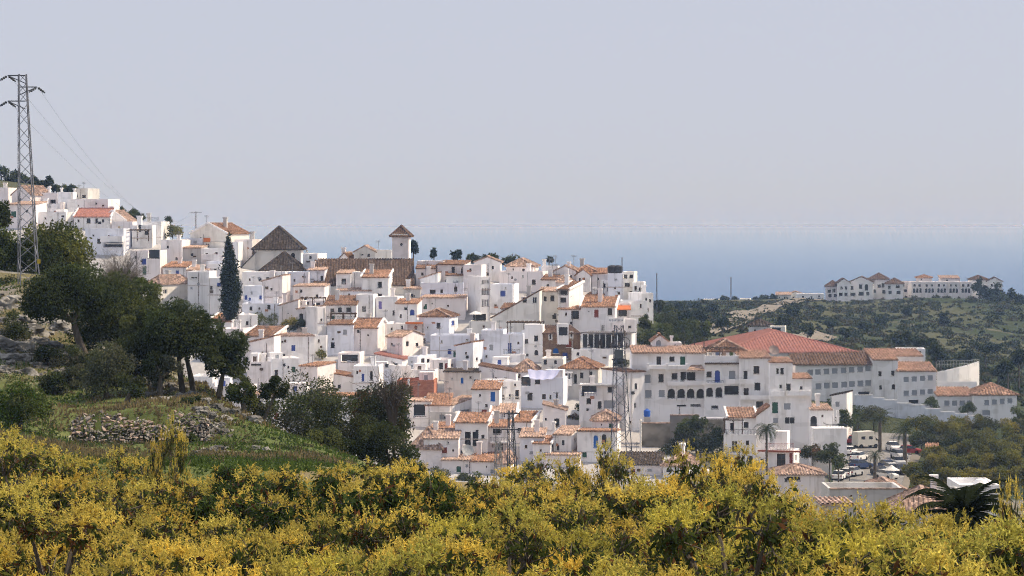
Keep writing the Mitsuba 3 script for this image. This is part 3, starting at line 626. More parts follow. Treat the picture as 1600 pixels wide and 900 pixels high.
table('''
house with orange roof and dark window above the round dark trees|325,362,11,503,534|S,12,0|0|345,508,9,9|d=7 verge
pale pink lower house with narrow window behind the dark trees|343,380,0,514,566|f|1|374,525,4,8|
bright white house right of the orange roof near the cypress|373,402,0,492,530|f|0|386,505,4,6|yaw=-15
house with long red brown roof and tall white gable wall|380,428,14,526,572|S,15,2|1|392,533,3,3|verge d=9
white house with a slanting narrow red roof and tiny side window|392,428,0,535,600|R,9,0|1|399,556,4,8 410,551,3,3|d=6
lavender garden house beneath the slanting red roof|386,424,0,565,612|f|1|400,570,16,3|
white house with steps and a dark door above the trees|425,468,0,560,614|f|0|431.6,584,5,12,d 450,574,3,4|yaw=-14
long bright white house with a blank wall above the steps|437,490,0,526,574|S,4,1|0|441,534,3,3|yaw=-14
small white house between the long white wall and the lavender front|488,510,0,524,560|f|0|498,533,3,5|
pale house with two small white bay windows above the dark bushes|467,496,24,573,640|S,6,0|1|502,590,4,5,f 514,589,4,5,f 480,585,3,4|d=8
low house with orange roof corner and a white chimney above the bushes|494,552,0,590,622|L,10,0|0|505,600,4,5 530,604,5,6|
white house with blue door and dark opening behind the bare tree|552,592,0,572,640|f|0|567,590,4,12,b 580,587,5,14,O 558,582,3,5|
terrace house with white laundry and a curved brown rim|583,630,0,577,602|f|2|592,572,4,6,O 604,572,6,6,O 618,571,5,6,O|
white slab sided house with tilted bright panel left of the brick house|627,642,0,572,612|f|0|634,584,3,4|yaw=-25
long low white house with pale terraces above the brick house|641,680,0,578,606|f|0|655,586,3,4 668,588,3,5|
cream house with a small blue door right of the brick house|694,750,0,582,622|S,5,3|3|722,595,4,9,B 706,592,3,4 735,590,3,4|
dark terrace house with a grey canopy above the pale roofs|528,562,0,552,586|f|1|546,560,26,11,O|
brick walled house with a white corner pilaster|620,678,0,594,636|f|6|655,600,2,2|d=7
pink roofed house between the brick house and the white gable|664,703,0,634,668|S,18,0|1|672,645,4,8|
garage house with dark opening under the brick house|640,674,0,628,668|S,5,1|0|656,641,20,18,O|
white gabled house with a sunlit front and grey right side|681,707,38,634,664|S,14,1|0|690,648,3,4 724,645,18,4,s|d=10
round fronted small house with patched grey wall below the white gable|672,712,0,644,672|f|4|690,652,7,8,s 700,651,3,8|d=4
pink hip roofed house at the foot of the dark sparse tree|640,690,0,700,735|P,32,1|1|652,706,3,4|d=9
low tile roofed house below the grey round fronted house|666,710,0,672,700|S,11,0|1||
white house under pink roof at the edge of the yellow trees|662,716,0,686,735|G,14,1|0|676,700,4,6 700,692,4,4 708,704,3,4|
house with ribbed orange roof and two tall barred windows|711,762,0,661,726|S,15,0|0|731,686,9,22,G 743,686,9,22,G|verge d=6
white house with a shaded porch right of the tall barred windows|763,795,0,668,724|S,11,0|1|776,674,12,8,O 782,698,8,12 770,697,3,5|
house with pale ribbed roof above the ribbed orange roof|767,806,0,646,680|S,14,1|1|786,656,3,4|verge
white house with an orange lean to roof and pale blue door|737,780,6,609,664|S,13,0|0|770,620,7,15,B 750,618,3,4 760,634,4,5|d=7
stepped sunlit white house with two square windows mid slope|781,814,0,596,650|f|0|786,621,5,8 797,620,4,8 808,617,6,14 805,602,3,4|yaw=-20
small lavender house with dark red roofs above the stepped white house|748,806,0,582,620|L,10,2|1|765,594,3,5 775,592,3,5 790,593,4,6|
red gabled house with a bright right gable above the small mast|800,830,14,660,694|S,16,0|0|812,672,10,6,O 835,668,4,5|verge d=7
lavender house with draped pale awning and a black opening|814,880,0,590,640|f|2|821,597,16,14,O 840,597,8,7 850,620,6,8 860,621,4,8 870,618,3,8 828,620,8,12|
lavender pyramid roofed house behind the draped awning|800,836,0,580,606|P,16,1|2|812,586,3,4|
white rooftop house with laundry line below the blue door house|764,812,0,570,600|f|0|780,576,3,5 796,575,4,5|
brown hip roofed house with a white glazed bay and three windows|876,932,0,576,624|P,16,0|4|909,587,5,9 923,586,6,12 899,592,5,14,O|d=9
house with a shaded roof deck below the stone house|846,880,0,560,600|f|3|826,567,3,4 852,566,5,8 868,566,4,6|
white house with open blue balcony and grey garage door|905,965,0,603,672|f|0|920,608,24,11,O 953,609,7,9 952,632,17,13,s 911,615,4,8 937,633,6,12|
bright sunlit white house with two small windows behind the dark pylon|978,1008,0,582,676|S,5,2|0|994,604,4,9 993,634,4,9 985,660,3,4|yaw=-26
pale house with faded pink roof and open loggia below the awning|848,884,0,642,684|L,9,1|1|870,660,8,12,O 853,655,3,4|
lavender fronted house under a pale tiled hip roof behind the dark pylon|925,966,0,657,700|P,14,1|1|940,664,3,4|
white house with one blue arch and one dark arch|902,962,0,675,724|S,4,0|0|931,690,7,19,aB 944,688,7,19,a 955,686,3,12|
sunlit white houselet with orange roof above the yellow trees|833,860,9,694,726|S,12,0|0|845,704,3,4 864,699,3,6|verge d=6
sunlit white house with tile roof and chimney above the yellow trees|865,892,15,680,722|S,13,1|0|880,692,4,8 899,690,3,6 872,700,4,8|d=7
lavender roofed house left of the orange roofed houselet|812,850,0,684,722|S,14,1|2|822,698,4,5|
low pink roofed house with a grey satellite dish|690,736,0,720,740|S,13,1|1||
faded ribbed roof hut behind the small lattice mast|779,798,0,722,744|P,16,1|1||
pink roofed house at the foot of the small lattice mast|735,782,0,722,742|S,17,0|1|760,730,3,4|
old house with dark ribbed roof at the foot of the dark pylon|966,1034,0,727,744|S,19,3|1||d=7
white house with pink roof and orange eave below the old retaining wall|1036,1082,18,728,752|P,19,1|0|1088,730,4,8 1096,728,4,8|d=8
white flat house with a dark window behind the yellow trees|1078,1110,0,740,765|f|0|1092,748,12,6|
pale house with long pink roof right of the dish|850,905,0,712,732|S,10,1|1||
''')

table('''
white house glimpsed between the trunks of the dark two trunk tree|296,332,0,588,650|f|0|315,600,4,6|
pale house half hidden behind the dark lower tree at the slope edge|334,392,0,604,660|f|1|360,615,4,6|
low white house behind the crooked tree under the steps house|392,446,0,618,670|S,5,1|0|420,630,4,6|
long grey wall house behind the grey green rounded bush|440,500,0,612,668|f|4|462,626,4,6|
white house under the low orange roof behind the dark bushes|498,566,0,620,680|S,5,0|0|520,632,4,6|
plain house wall behind the rust tinged shrub|560,626,0,612,690|f|1|590,630,4,6|
''')
# stone and brick walls
def stone_fn(p, n, uv):
    d1, d2, w = voronoi(p.x * 1.7 + p.y * .9, p.z * 2.4)
    return mix((.30, .20, .13), (.20, .13, .09), w) * (.65 + .35 * smoothstep(.02, .12, d2 - d1)) * (.8 + .4 * fbm(p.x, p.y, p.z, 3))
bs('stonework', mikit.proc(stone_fn), .95, .1)
def brick_fn(p, n, uv):
    row = dr.floor(p.z * 5.2); u = p.x * 2.6 + .5 * (row - 2 * dr.floor(row / 2))
    j = dr.minimum(p.z * 5.2 - row, 1) ; g = smoothstep(.0, .2, j)
    return mix((.36, .14, .09), (.44, .20, .13), cell_rand(u, row, 3)) * (.72 + .28 * g) * (.8 + .35 * fbm(p.x * .8, 1, p.z * .8, 3))
bs('brickwork', mikit.proc(brick_fn), .95, .1)
bs('concrete', mikit.proc(lambda p, n, uv: mix((.30, .28, .26), (.17, .155, .14), fbm(p.x * .5, p.y * .5, p.z * .35, 4))), .95, .1)
bs('retaining', mikit.proc(lambda p, n, uv: mix((.30, .27, .23), (.12, .11, .09), smoothstep(.3, .75, fbm(p.x * .5, p.y * .5, p.z * .5, 4)))), .95, .1)
for k in list(scene):
    d_ = scene[k]
    if k.endswith('__wall') and labels.get(k[:-6], {}).get('label', '').startswith('brown stone house'): d_['bsdf'] = {'type': 'ref', 'id': 'stonework'}
    if k.endswith('__wall') and labels.get(k[:-6], {}).get('label', '').startswith('brick walled'): d_['bsdf'] = {'type': 'ref', 'id': 'brickwork'}

# extras on single houses
def hh(s): return next(v for n, v in H.items() if n.startswith(s))
h = hh('brick walled'); hbox(h, 'pilaster', 637, 640.5, 592, 640, .003, .25, t=0)
h = hh('brown stone house')
hbox(h, 'bay', 870, 887, 524, 538, .01, 1.0, t=0); hbox(h, 'bay', 870, 887, 506, 511, .01, 1.0, t=0)
hbox(h, 'bay_post', 870, 871.5, 511, 524, .02, 1.0, t=0); hbox(h, 'bay_post', 885.5, 887, 511, 524, .02, 1.0, t=0); hbox(h, 'bay_glass', 871.6, 885.4, 511.2, 523.8, .05, .8, 'pane')
h = hh('tall white house over a dark glazed')
for i, x in enumerate(np.linspace(908, 972, 8)): hbox(h, 'gallery_post', x, x + .9, 521, 546, -.6, -.4 + .004 * i)
hbox(h, 'gallery_glass', 909, 972, 523, 544, -.9, -.8, 'pane'); hbox(h, 'gallery_roof', 906, 976, 520, 521.5, -6, -.3, col=(.12, .11, .11)); hbox(h, 'gallery_back', 906.5, 975, 521.4, 546, -6, -4)
hbox(h, 'sign_board', 951, 975, 496, 504, -.1, .25, t=0)
for i, x in enumerate(np.arange(953, 973, 2.15)): hbox(h, 'sign_mark', x, x + (1.2 if i % 3 else 1.6), 498.5 + (i % 2) * .4, 501.8 - (i % 4 == 1) * .8, .255, .27, col=(.25, .27, .33))
h = hh('blue white house with a long balcony'); hbox(h, 'balcony_wall', 158, 193, 369, 378, .01, 1.0, t=0); hbox(h, 'canopy', 167, 193, 379.5, 381.5, .01, 1.3, t=4)
h = hh('white house with a black opening'); chim(h, 215, 7, 337, 352); pergola(h, 201, 236, 359, 372)
h = hh('white house with dark railings'); rail(h, 231, 248, 340, 347, off=-.1, slabbing=False)
h = hh('square white block'); chim(h, 92, 2.5, 293, 300); chim(h, 112.5, 2.5, 294, 300)
h = hh('low grey walled'); chim(h, 73, 3, 291, 301)
h = hh('topmost white'); antenna(h, 125, 284); antenna(h, 117, 288)
h = hh('wide house with stone'); hbox(h, 'string_course', 297, 353, 377, 378.5, .003, .15, t=4); hbox(h, 'tile_canopy', 318, 328, 372, 378, .01, .4, col='o')
h = hh('white house with a dark red'); rail(h, 272, 289, 375, 388, col='r', bars=10)
h = hh('white house with a balustraded'); rail(h, 316, 350, 397, 405, solid=0)
h = hh('small white house peeping'); rail(h, 325, 347, 412, 418, solid=0)
h = hh('house with lavender fronts'); rail(h, 658, 724, 459, 463, off=1.0, col='p')
h = hh('house with a large arch'); rail(h, 724, 739, 450, 455, off=.7, col='k')
h = hh('white house with a tall blue'); rail(h, 787, 812, 546, 553, off=.9, col='k')
h = hh('cream house with two dark'); pergola(h, 790, 842, 504, 517, off0=-6, off1=-2); hbox(h, 'roof_room', 820, 848, 507, 517, -2.5, .02, t=0)
h = hh('terrace house overgrown'); pergola(h, 470, 506, 465, 472, off0=-1.5, off1=0)
h = hh('house with long red brown tile'); pergola(h, 518, 556, 489, 498, off0=0, off1=1.8); rail(h, 512, 556, 494, 499, off=1.6, col='k')
h = hh('lavender house with draped')
mb = MB(); a = [on(h, 823, 578, -1), on(h, 874, 578, -1), on(h, 866, 591, 1.6), on(h, 830, 591, 1.6)]
g = np.array([[(a[0] * (1 - u) + a[1] * u) * (1 - w) + (a[3] * (1 - u) + a[2] * u) * w + np.array([0, 0, -.9 * math.sin(math.pi * u) * .15 - .2 * math.sin(w * 3.1) + .06 * math.sin(19 * u)]) for u in np.linspace(0, 1, 24)] for w in np.linspace(0, 1, 8)])
i = np.arange(24 * 8).reshape(8, 24)
painted('awning', (h['M'](g.reshape(-1, 3)), np.vstack([np.stack([i[:-1, :-1], i[:-1, 1:], i[1:, 1:]], -1).reshape(-1, 3), np.stack([i[:-1, :-1], i[1:, 1:], i[1:, :-1]], -1).reshape(-1, 3)])), (.50, .52, .72), h['k'])
h = hh('brown hip roofed'); hbox(h, 'bay', 876, 894, 592, 603, .01, .9, t=0); hbox(h, 'bay_glass', 876.6, 893.4, 583, 592, .01, .85, 'pane')
for x in (876, 882, 888, 892.6): hbox(h, 'bay_post', x, x + 1.4, 583, 592, .855, .9)
hbox(h, 'bay_roof', 875, 895, 581, 583, .01, 1.05)
h = hh('white house with open blue'); rail(h, 908, 932, 612, 618, off=.5, col=(.12, .16, .30), slabbing=False); hbox(h, 'roof_rim', 904, 966, 600.5, 603, .003, .6, t=4)
h = hh('house with ribbed orange roof')
h = hh('low pink roofed house'); dish(h, 731, 704, .9, .4)
h = hh('white house with a shaded porch'); rail(h, 766, 794, 683, 690, off=1, col='k')
h = hh('low house with orange roof corner'); chim(h, 550, 5, 578, 590); hbox(h, 'terrace_wall', 494, 520, 594, 602, .5, .7)
h = hh('skyline house with red roof strip')
h = hh('big lavender end wall')
h = hh('white skyline house with a thick'); chim(h, 850, 5, 405, 416, t=0); antenna(h, 858, 402); antenna(h, 862, 404)
h = hh('white house with many aerials'); chim(h, 887, 4, 409, 420)
h = hh('house with dark balcony and square'); rail(h, 872, 889, 454, 460, off=.3, col='t', slabbing=False)
h = hh('sunlit white house with tile roof and'); chim(h, 862, 4, 660, 676)
h = hh('white house with pink roof and orange'); chim(h, 1061, 7, 696, 712, off=-3)
h = hh('house with an orange awning and dark'); 
v, f = MB().add([h['M'](np.array([q]))[0] for q in (on(h, 961, 477, .02), on(h, 985, 477, .02), on(h, 986, 483, 1.8), on(h, 960, 483, 1.8), on(h, 961, 478, .02), on(h, 985, 478, .02), on(h, 986, 484, 1.8), on(h, 960, 484, 1.8))], [[0, 1, 2], [0, 2, 3], [4, 6, 5], [4, 7, 6], [2, 3, 7], [2, 7, 6], [0, 3, 7], [0, 7, 4], [1, 2, 6], [1, 6, 5]]).mesh(); painted('awning', (v, f), 'o', h['k'])
h = hh('house with orange awning and dark doorway'); hbox(h, 'awning', 635, 661, 503, 506, .02, 1.4, col='o')
# rooftop tanks, parasols: things of their own
def lathe(prof, c, n=14):
    v, f = [], []
    for r_, z in prof:
        for j in range(n): w = 2 * math.pi * j / n; v.append([c[0] + r_ * math.cos(w), c[1] + r_ * math.sin(w), c[2] + z])
    for i in range(len(prof) - 1):
        for j in range(n): p, q = i * n + j, i * n + (j + 1) % n; f += [[p, q, q + n], [p, q + n, p + n]]
    return np.array(v), np.array(f)
def at(h, px, py, off): return h['M'](np.array([on(h, px, py, off)]))[0]
h = hh('big lavender end wall')
for i, px in enumerate((956.5, 965.5)):
    c = at(h, px, 427, -2.2); c[2] = h['zt'] - .56
    t_ = thing('water_tank', ('left' if i == 0 else 'right') + ' one of two black roof tanks on the lavender end wall house', 'water tank', 'black roof tanks')
    painted('body', lathe([(0, .6), (.85, .6), (.85, 1.7), (.5, 1.95), (0, 2.0)], c), (.03, .03, .035), t_); painted('stand', MB().box(c + [-.6, -.6, 0], c + [.6, .6, .59]).mesh(), (.2, .2, .2), t_)
def parasol(px, py, D, label, col, r=1.5, hgt=2.4):
    c = P(px, py, D); c[2] -= hgt
    t_ = thing('parasol', label, 'parasol')
    painted('canopy', lathe([(r, hgt - .55), (r * .55, hgt - .22), (.02, hgt), (.02, hgt - .05), (r * .55, hgt - .27), (r * .99, hgt - .58), (r, hgt - .55)], c, 8), col, t_)
    painted('pole', lathe([(.04, 0), (.04, hgt - .05)], c, 6), (.3, .3, .3), t_); painted('base', lathe([(0, 0), (.3, 0), (.3, .1), (0, .1)], c, 10), (.25, .25, .25), t_)
hp = hh('terrace house with white parasol'); parasol(743, 486, hp['D'] + 1.6, 'large white parasol open on the terrace under the arcaded house', (.78, .77, .74), 1.2)
hp = hh('white stepped house with blue'); parasol(1001, 443, hp['D'] + 1, 'blue parasol on the stepped house at the right tip of the village', (.06, .1, .3), .9)
hp = hh('brown hip roofed'); parasol(948, 572, hp['D'] + 1, 'cream parasol beside the brown hip roofed house', (.62, .58, .48), 1.7)

# ---------------------------------------------------------------- apartment block on the right
kA = thing('apartment_building', 'long white four storey apartment block with arches and a blue door', 'building')
def ap(*a, **kw):
    kw.setdefault('d', 9); return house('apartment ' + str(len(H)), *a, into=kA, **kw)
DA = 455.0
a1 = ap(988, 1102, 0, 552, 668, 'S', 11, '1029.3,564,7,14,d 1050,561,8,8 1066.7,563.5,8,13,g 1012,592,9,13,s 1033,591,8,13 1054,588,9,10 1068,588,9,14,O 1080,588,14,13,O 1013,615.5,10,12,s 1034,615,9,11,s 1049,615,12,15,aO 1064.5,615,12,15,aO 1079.5,615,12,15,aO 1094.5,615,12,15,aO 1065,634,15,3,O 1087,633,16,3,O', 0, 0.5, D=DA, yaw=0, e=.5, d=10)
hbox(a1, 'terrace_wall', 1011, 1042, 570, 576, .01, 1.3); hbox(a1, 'terrace_wall', 1042.3, 1074, 570, 576, .012, 1.5)
for x in (1010, 1039.5, 1071): hbox(a1, 'pier', x, x + 4, 567, 578, .8, 1.55)
hbox(a1, 'terrace_wall', 1043, 1070, 596, 602, .01, 1.0); hbox(a1, 'terrace_wall', 1073, 1101, 595, 601, .013, 1.1); hbox(a1, 'pier', 1069.5, 1073.2, 592.5, 603, .1, 1.15)
v, f = MB().add(a1['M'](np.array([on(a1, 1072, 577, 2.0), on(a1, 1100, 577, 2.0), on(a1, 1096, 570, .02), on(a1, 1080, 570, .02), on(a1, 1072, 578, 2.0), on(a1, 1100, 578, 2.0)])), [[0, 1, 2], [0, 2, 3], [4, 5, 1], [4, 1, 0], [1, 5, 2], [0, 3, 4], [4, 3, 2], [4, 2, 5]]).mesh(); obj('porch_roof', (v, f), 'tile', kA, uv=uvs(v, 1))
hbox(a1, 'plinth', 990, 1100, 623, 625, .003, .12); hbox(a1, 'cable', 1061.5, 1062.2, 634, 650, .01, .08, col='k')
for x in (1056.8, 1071.8, 1087): hbox(a1, 'pier', x, x + 1.2, 613, 626, .004, .2, t=4)
a2 = ap(1101, 1156, 0, 556, 672, 'f', 0, '1121,588,8,19,ab 1108,585,8,9 1144,586,10,13,s 1165,585,8,14 1109,613,11,15,aO 1123.5,613,11,16,aO 1147,610,30,14,O 1117,636,11,5,O', 0, D=DA - 1, yaw=0, d=11)
hbox(a2, 'dark_rim', 1101, 1155, 566.5, 569, .004, .5, col='t'); rail(a2, 1104, 1130, 594, 598, off=.8, col='k'); rail(a2, 1133, 1156, 592, 598, off=.8, solid=0); rail(a2, 1134, 1156, 612, 617, off=.3, col='k', slabbing=False)
pergola(a2, 1104, 1154, 545, 557, off0=-6.5, off1=-1)
for i in range(4): hbox(a2, 'planter', 1108 + 11 * i, 1113 + 11 * i, 551, 556, -1.5, -.7, col=[(.4, .38, .36), (.1, .12, .2), (.3, .2, .15), (.05, .08, .03)][i])
a2b = ap(1108, 1166, 0, 549, 600, 'P', 17, '', 0, 2, D=DA + 6, yaw=0, d=9)
a2c = ap(1019, 1043, 0, 533, 600, 'F', 9, '1029,536,8,9,as', 0, 0, D=DA + 8, yaw=0, d=5); a2d = ap(1040, 1065, 0, 535, 600, 'f', 0, '1055,539,3,3', 0, D=DA + 9, yaw=0, d=4); chim(a2d, 1050, 4, 525, 535); chim(a2c, 1029, 2.5, 523, 530)
a3 = ap(1155.5, 1204, 0, 560, 675, 'S', 11, '1182,578,9,12 1183.5,604,9,12 1165,586,7,14 1166,612,8,11 1154,637,2,3 1187,632,11,10', 0, .3, D=DA - 2, yaw=0, d=9)
rail(a3, 1157, 1178, 592, 598, off=.9, solid=0); rail(a3, 1157, 1204, 617, 622, off=1.0, solid=0)
a4 = ap(1203, 1238, 0, 567, 700, 'S', 8, '1215,580,5,10 1222,580,5,10 1220,604,5,7 1232,606,7,13 1211,637,9,17,g 1230,635,10,10,s 1212,657,8,8,s 1234,657,16,11', 0, .3, D=DA - 4, yaw=0, d=8)
a5 = ap(1237, 1268, 0, 592, 705, 'S', 8, '1252,606,4,5', 0, .3, D=DA - 3.6, yaw=0, d=7); rail(a4, 1205, 1225, 611, 617, off=.9, solid=0); rail(a5, 1228, 1266, 610, 616, off=1.0, solid=0)
hbox(a4, 'column', 1238, 1241, 573, 584, -3, -2.6); hbox(a4, 'column', 1243, 1246, 573, 584, -3.5, -2.8); dish(a4, 1211, 549, .85, -2.5, (.24, .19, .18))
# house with the red railing below
hR = house('white house with red railed balcony behind the single tall palm', 1131, 1182, 6, 679, 745, 'f', 0, '1148,698,9,18 1168,692,5,7 1149,722,7,10 1172,721,9,18,a 1191,720,5,8', 0, D=431, yaw=0, d=6, deco=False)
house('upper part', 1138, 1182, 0, 653, 700, 'S', 15, '1144,667,6,12,O 1166,664,7,9', 0, .3, into=hR['k'], D=434, yaw=0, d=6, verge=True)
house('side part', 1182, 1202, 0, 650, 745, 'R', 14, '1191,721,5,8', 0, 0, into=hR['k'], D=433, yaw=0, d=6)
hr2 = house('right part', 1196, 1240, 14, 704, 745, 'f', 0, '1221,721,13,23 1236,716,5,16,r 1246,717,3,9', 0, into=hR['k'], D=429.5, d=5)
rail(hr2, 1197, 1240, 693, 704, off=.2, col=(.33, .08, .05), slabbing=False, bars=26); hbox(hr2, 'balcony_edge', 1186, 1251, 704, 706.5, .01, .5, col=(.3, .09, .06)); hbox(hr2, 'gable_room', 1207, 1226, 676, 704, -4.8, -2.2)
pergola(hR, 1132, 1160, 656, 672, off0=-3, off1=-.4); rail(hR, 1131, 1182, 671, 679, off=.15, col='k', slabbing=False); rail(hR, 1139, 1156, 699, 708, off=.7, col='k')
hw = house('white house with an arched window beside the car park', 1267, 1300, 0, 641, 720, 'S', 9, '1271.5,658,10,16,a 1285,650,3,4', 0, 1, D=449, yaw=0, d=7, deco=False); chim(hw, 1281, 6, 617, 633, off=-3); hbox(hw, 'terrace', 1266, 1318, 666, 712, .01, 4.5); rail(hw, 1286, 1317, 660, 666, off=4.4, col='k', slabbing=False)
hbox(hw, 'porch_post', 1302, 1304, 640, 662, -1, -.6); hbox(hw, 'porch_post', 1308, 1312, 642, 662, -1, -.6)
house('small white shed with a sunlit end wall behind the car park', 1300, 1323, 14, 619, 645, 'R', 5, '1309,632,6,8,s', 0, 3, D=492, d=5, deco=False)
house('low house with faded pink roof and dark porch beneath the red railing', 1212, 1288, 0, 742, 765, 'P', 15, '1240,748,22,6,O 1228,750,4,6', 1, 1, D=420, yaw=0, d=9, deco=False)

# ---------------------------------------------------------------- school with the big red hall roof
kS = thing('school', 'long white school with rows of square windows and a big red hall roof', 'building')
def sc(*a, **kw): return house('school ' + str(len(H)), *a, into=kS, **kw)
W1 = ' '.join(f'{x},{582 - (x - 1266) * .066:.1f},8.6,8.4,s' for x in (1266, 1278, 1291.5, 1304.3, 1318, 1330.7, 1344, 1356.3)) + ' ' + ' '.join(f'{x},{603.5 - (x - 1279) * .066:.1f},9,9,s' for x in (1279, 1292, 1304.8, 1319, 1331.2, 1344.5, 1356.5)) + ' 1350,615,18,6,O'
l1 = sc(1240, 1364, 0, 570, 640, 'S', 21, W1, 0, 2.6, D=541, yaw=0, d=11, e=.5, sp=.55)
l0 = sc(1126, 1338, 0, 551, 620, 'P', 34, '', 0, 4, D=549, yaw=-5, d=34, e=.5, sp=.6)
l2 = sc(1364, 1403, 0, 563, 640, 'S', 17, '1375,584,5,8 1395,583,5,8 1376,605.5,5,8 1396,604.5,5,8', 0, .2, D=540, yaw=0, d=14, sp=.55)
l2b = sc(1400, 1442, 0, 557, 600, 'S', 11, '', 1, .3, D=556, yaw=0, d=10, sp=.55)
W3 = ' '.join(f'{x},{y - (x - 1416) * .07:.1f},8,8,s' for y in (593, 614.5) for x in (1416, 1428.7, 1441.5, 1453.5)) + ' 1428,628,16,6,O'
l3 = sc(1402, 1463, 0, 580.5, 645, 'S', 14, W3, 0, .3, D=539.4, yaw=0, d=9, sp=.55)
W4 = ' '.join(f'{x},630,8,8,s' for x in (1479.5, 1491.6, 1503.5, 1515))
l4 = sc(1464, 1522, 0, 619, 660, 'S', 13, W4, 0, .3, D=536, yaw=0, d=8, sp=.55)
W5 = ' '.join(f'{x},{629 - (x - 1541) * .07:.1f},7.5,8,s' for x in (1541.7, 1553.8, 1566, 1578)) + ' 1541,645,12,8,s'
l5 = sc(1522, 1589, 0, 617, 670, 'P', 17, W5, 0, .3, D=533, yaw=0, d=10, sp=.55)
hbox(l3, 'band', 1402, 1463, 603, 604, .003, .1); hbox(l1, 'band', 1240, 1364, 592.5, 593.5, .003, .1)
kW = thing('court_wall', 'sunlit curved white sports court wall behind the school annexe', 'wall')
mb = MB(); pts = [P(1464, 0, 560), P(1480, 0, 560), P(1499, 0, 561), P(1515, 0, 563), P(1530, 0, 566)]
for i in range(4):
    a, b = pts[i].copy(), pts[i + 1].copy(); z0 = -(612 - EYE) * K * 560; za = -((581, 578, 574, 571, 567)[i] - EYE) * K * 560; zb_ = -((578, 574, 571, 567, 562)[i] - EYE) * K * 560
    n = np.array([-(b - a)[1], (b - a)[0], 0]); n *= .3 / np.linalg.norm(n)
    mb.add([[*a[:2], z0], [*b[:2], z0], [*b[:2], zb_], [*a[:2], za], [*(a + n)[:2], z0], [*(b + n)[:2], z0], [*(b + n)[:2], zb_], [*(a + n)[:2], za]], [[0, 1, 2], [0, 2, 3], [4, 6, 5], [4, 7, 6], [3, 2, 6], [3, 6, 7], [0, 4, 5], [0, 5, 1], [0, 3, 7], [0, 7, 4], [1, 5, 6], [1, 6, 2]])
v, f = mb.mesh(); obj('panel', (v, f), 'wall', kW, uv=uvs(v, 0))
mb = MB()
for i in range(4):
    for q in np.linspace(0, 1, 5):
        p = pts[i] * (1 - q) + pts[i + 1] * q; mb.bar([*p[:2], -(574 - EYE) * K * 560], [*p[:2], -(564 - EYE) * K * 560], .06)
for zz in (564, 569): 
    for i in range(4): mb.bar([*pts[i][:2], -(zz - EYE) * K * 560], [*pts[i + 1][:2], -(zz - EYE) * K * 560], .06)
v, f = mb.mesh(); painted('fence', (v, f), (.4, .42, .42), kW)
v, f = MB().box(P(1464, 606, 553), P(1526, 596, 553.3)).mesh(); obj('low_wall', (v, f), 'wall', kW, uv=uvs(v, 0))
kT = thing('retaining_wall', 'stepped white retaining wall running below the school', 'wall')
X = [1336, 1364, 1382, 1402, 1424, 1446, 1470, 1492, 1512, 1532]; Yt = [618, 622, 626, 631, 634, 639, 644, 647, 651, 654]
for i in range(9):
    lo, hi = P(X[i], 690, 531 - i * .35), P(X[i + 1], Yt[i], 531 - i * .35); hi[1] = lo[1] + .35
    v, f = MB().box(lo, hi).mesh(); obj('panel', (v, f), 'wall', kT, uv=uvs(v, 2))
    v, f = MB().box([lo[0], lo[1] - .06, hi[2] + .002], [hi[0] - .01, hi[1] + .06, hi[2] + .15]).mesh(); obj('coping', (v, f), 'wall', kT, uv=uvs(v, 0))

# old retaining wall under the apartment block and its garden
kO = thing('retaining_wall', 'stained old concrete retaining wall below the white apartment block', 'wall')
for x0, x1, y0, y1, D_, m_ in ((1000, 1047, 662, 712, 444, 'retaining'), (1047, 1092, 650, 702, 448, 'concrete'), (1092, 1136, 655, 715, 446, 'retaining')):
    lo, hi = P(x0, y1, D_), P(x1, y0, D_); hi[1] = D_ + .6; v, f = MB().box(lo, hi).mesh(); obj('panel', (v, f), m_, kO)
    v, f = MB().box([lo[0], D_ - .1, hi[2] + .003], [hi[0], D_ + .7, hi[2] + .2]).mesh(); obj('coping', (v, f), 'tile' if x0 < 1050 else 'wall', kO, uv=uvs(v, 1))
c = P(1011, 650, 446)
t_ = thing('water_tank', 'bright blue round water tank beside the white apartment block', 'water tank'); painted('body', lathe([(0, -.1), (.45, -.1), (.5, .2), (.5, .8), (.3, 1.0), (.12, 1.05), (.12, 1.15), (0, 1.15)], c), (.03, .12, .5), t_); painted('stand', MB().box(c + [-.5, -.5, -2.5], c + [.5, .5, -.103]).mesh(), (.5, .48, .45), t_)
c = P(1001, 690, 441); kk = thing('chimney_stack', 'slim round white chimney standing below the blue tank', 'chimney'); painted('shaft', lathe([(.16, -3.2), (.16, 3.2)], c, 10), (.7, .69, .66), kk); painted('cap', lathe([(.02, 3.5), (.3, 3.2), (.02, 3.19)], c, 10), (.6, .58, .55), kk)

# house roofs in the lower right corner, nearer than the village
table('''
low house with a wide pink hip roof and a white chimney in the lower right|1398,1490,0,798,840|P,32,1|4|1480,806,6,8|D=250 d=9 yaw=6
long grey walled house behind the pink hip roof|1296,1412,0,764,800|f|4|1330,775,3,3|D=268 d=7 yaw=0
grey lean to house with small tiled porch left of the hip roof|1284,1332,0,790,830|S,10,1|4||D=246 d=6 yaw=0
house with a low pink roof just above the hip roof|1372,1412,0,766,790|P,13,1|1||D=285 d=8 yaw=0
white flat roofed house with a round vent behind the big palm|1500,1562,0,758,820|f|0|1530,775,5,7|D=300 d=9 yaw=0
grey terrace wall house between the hip roof and the palm|1470,1510,0,770,830|f|4||D=262 d=6 yaw=0
''', deco=False)
h = hh('low house with a wide pink'); chim(h, 1464, 10, 752, 778, off=-6); h = hh('white flat roofed house with a round'); v, f = lathe([(.9, -.6), (.9, .2), (.5, .6), (0, .7)], at(h, 1540, 762, -3)); obj('dome_vent', (v, f), 'wall', h['k'], uv=uvs(v, 0))
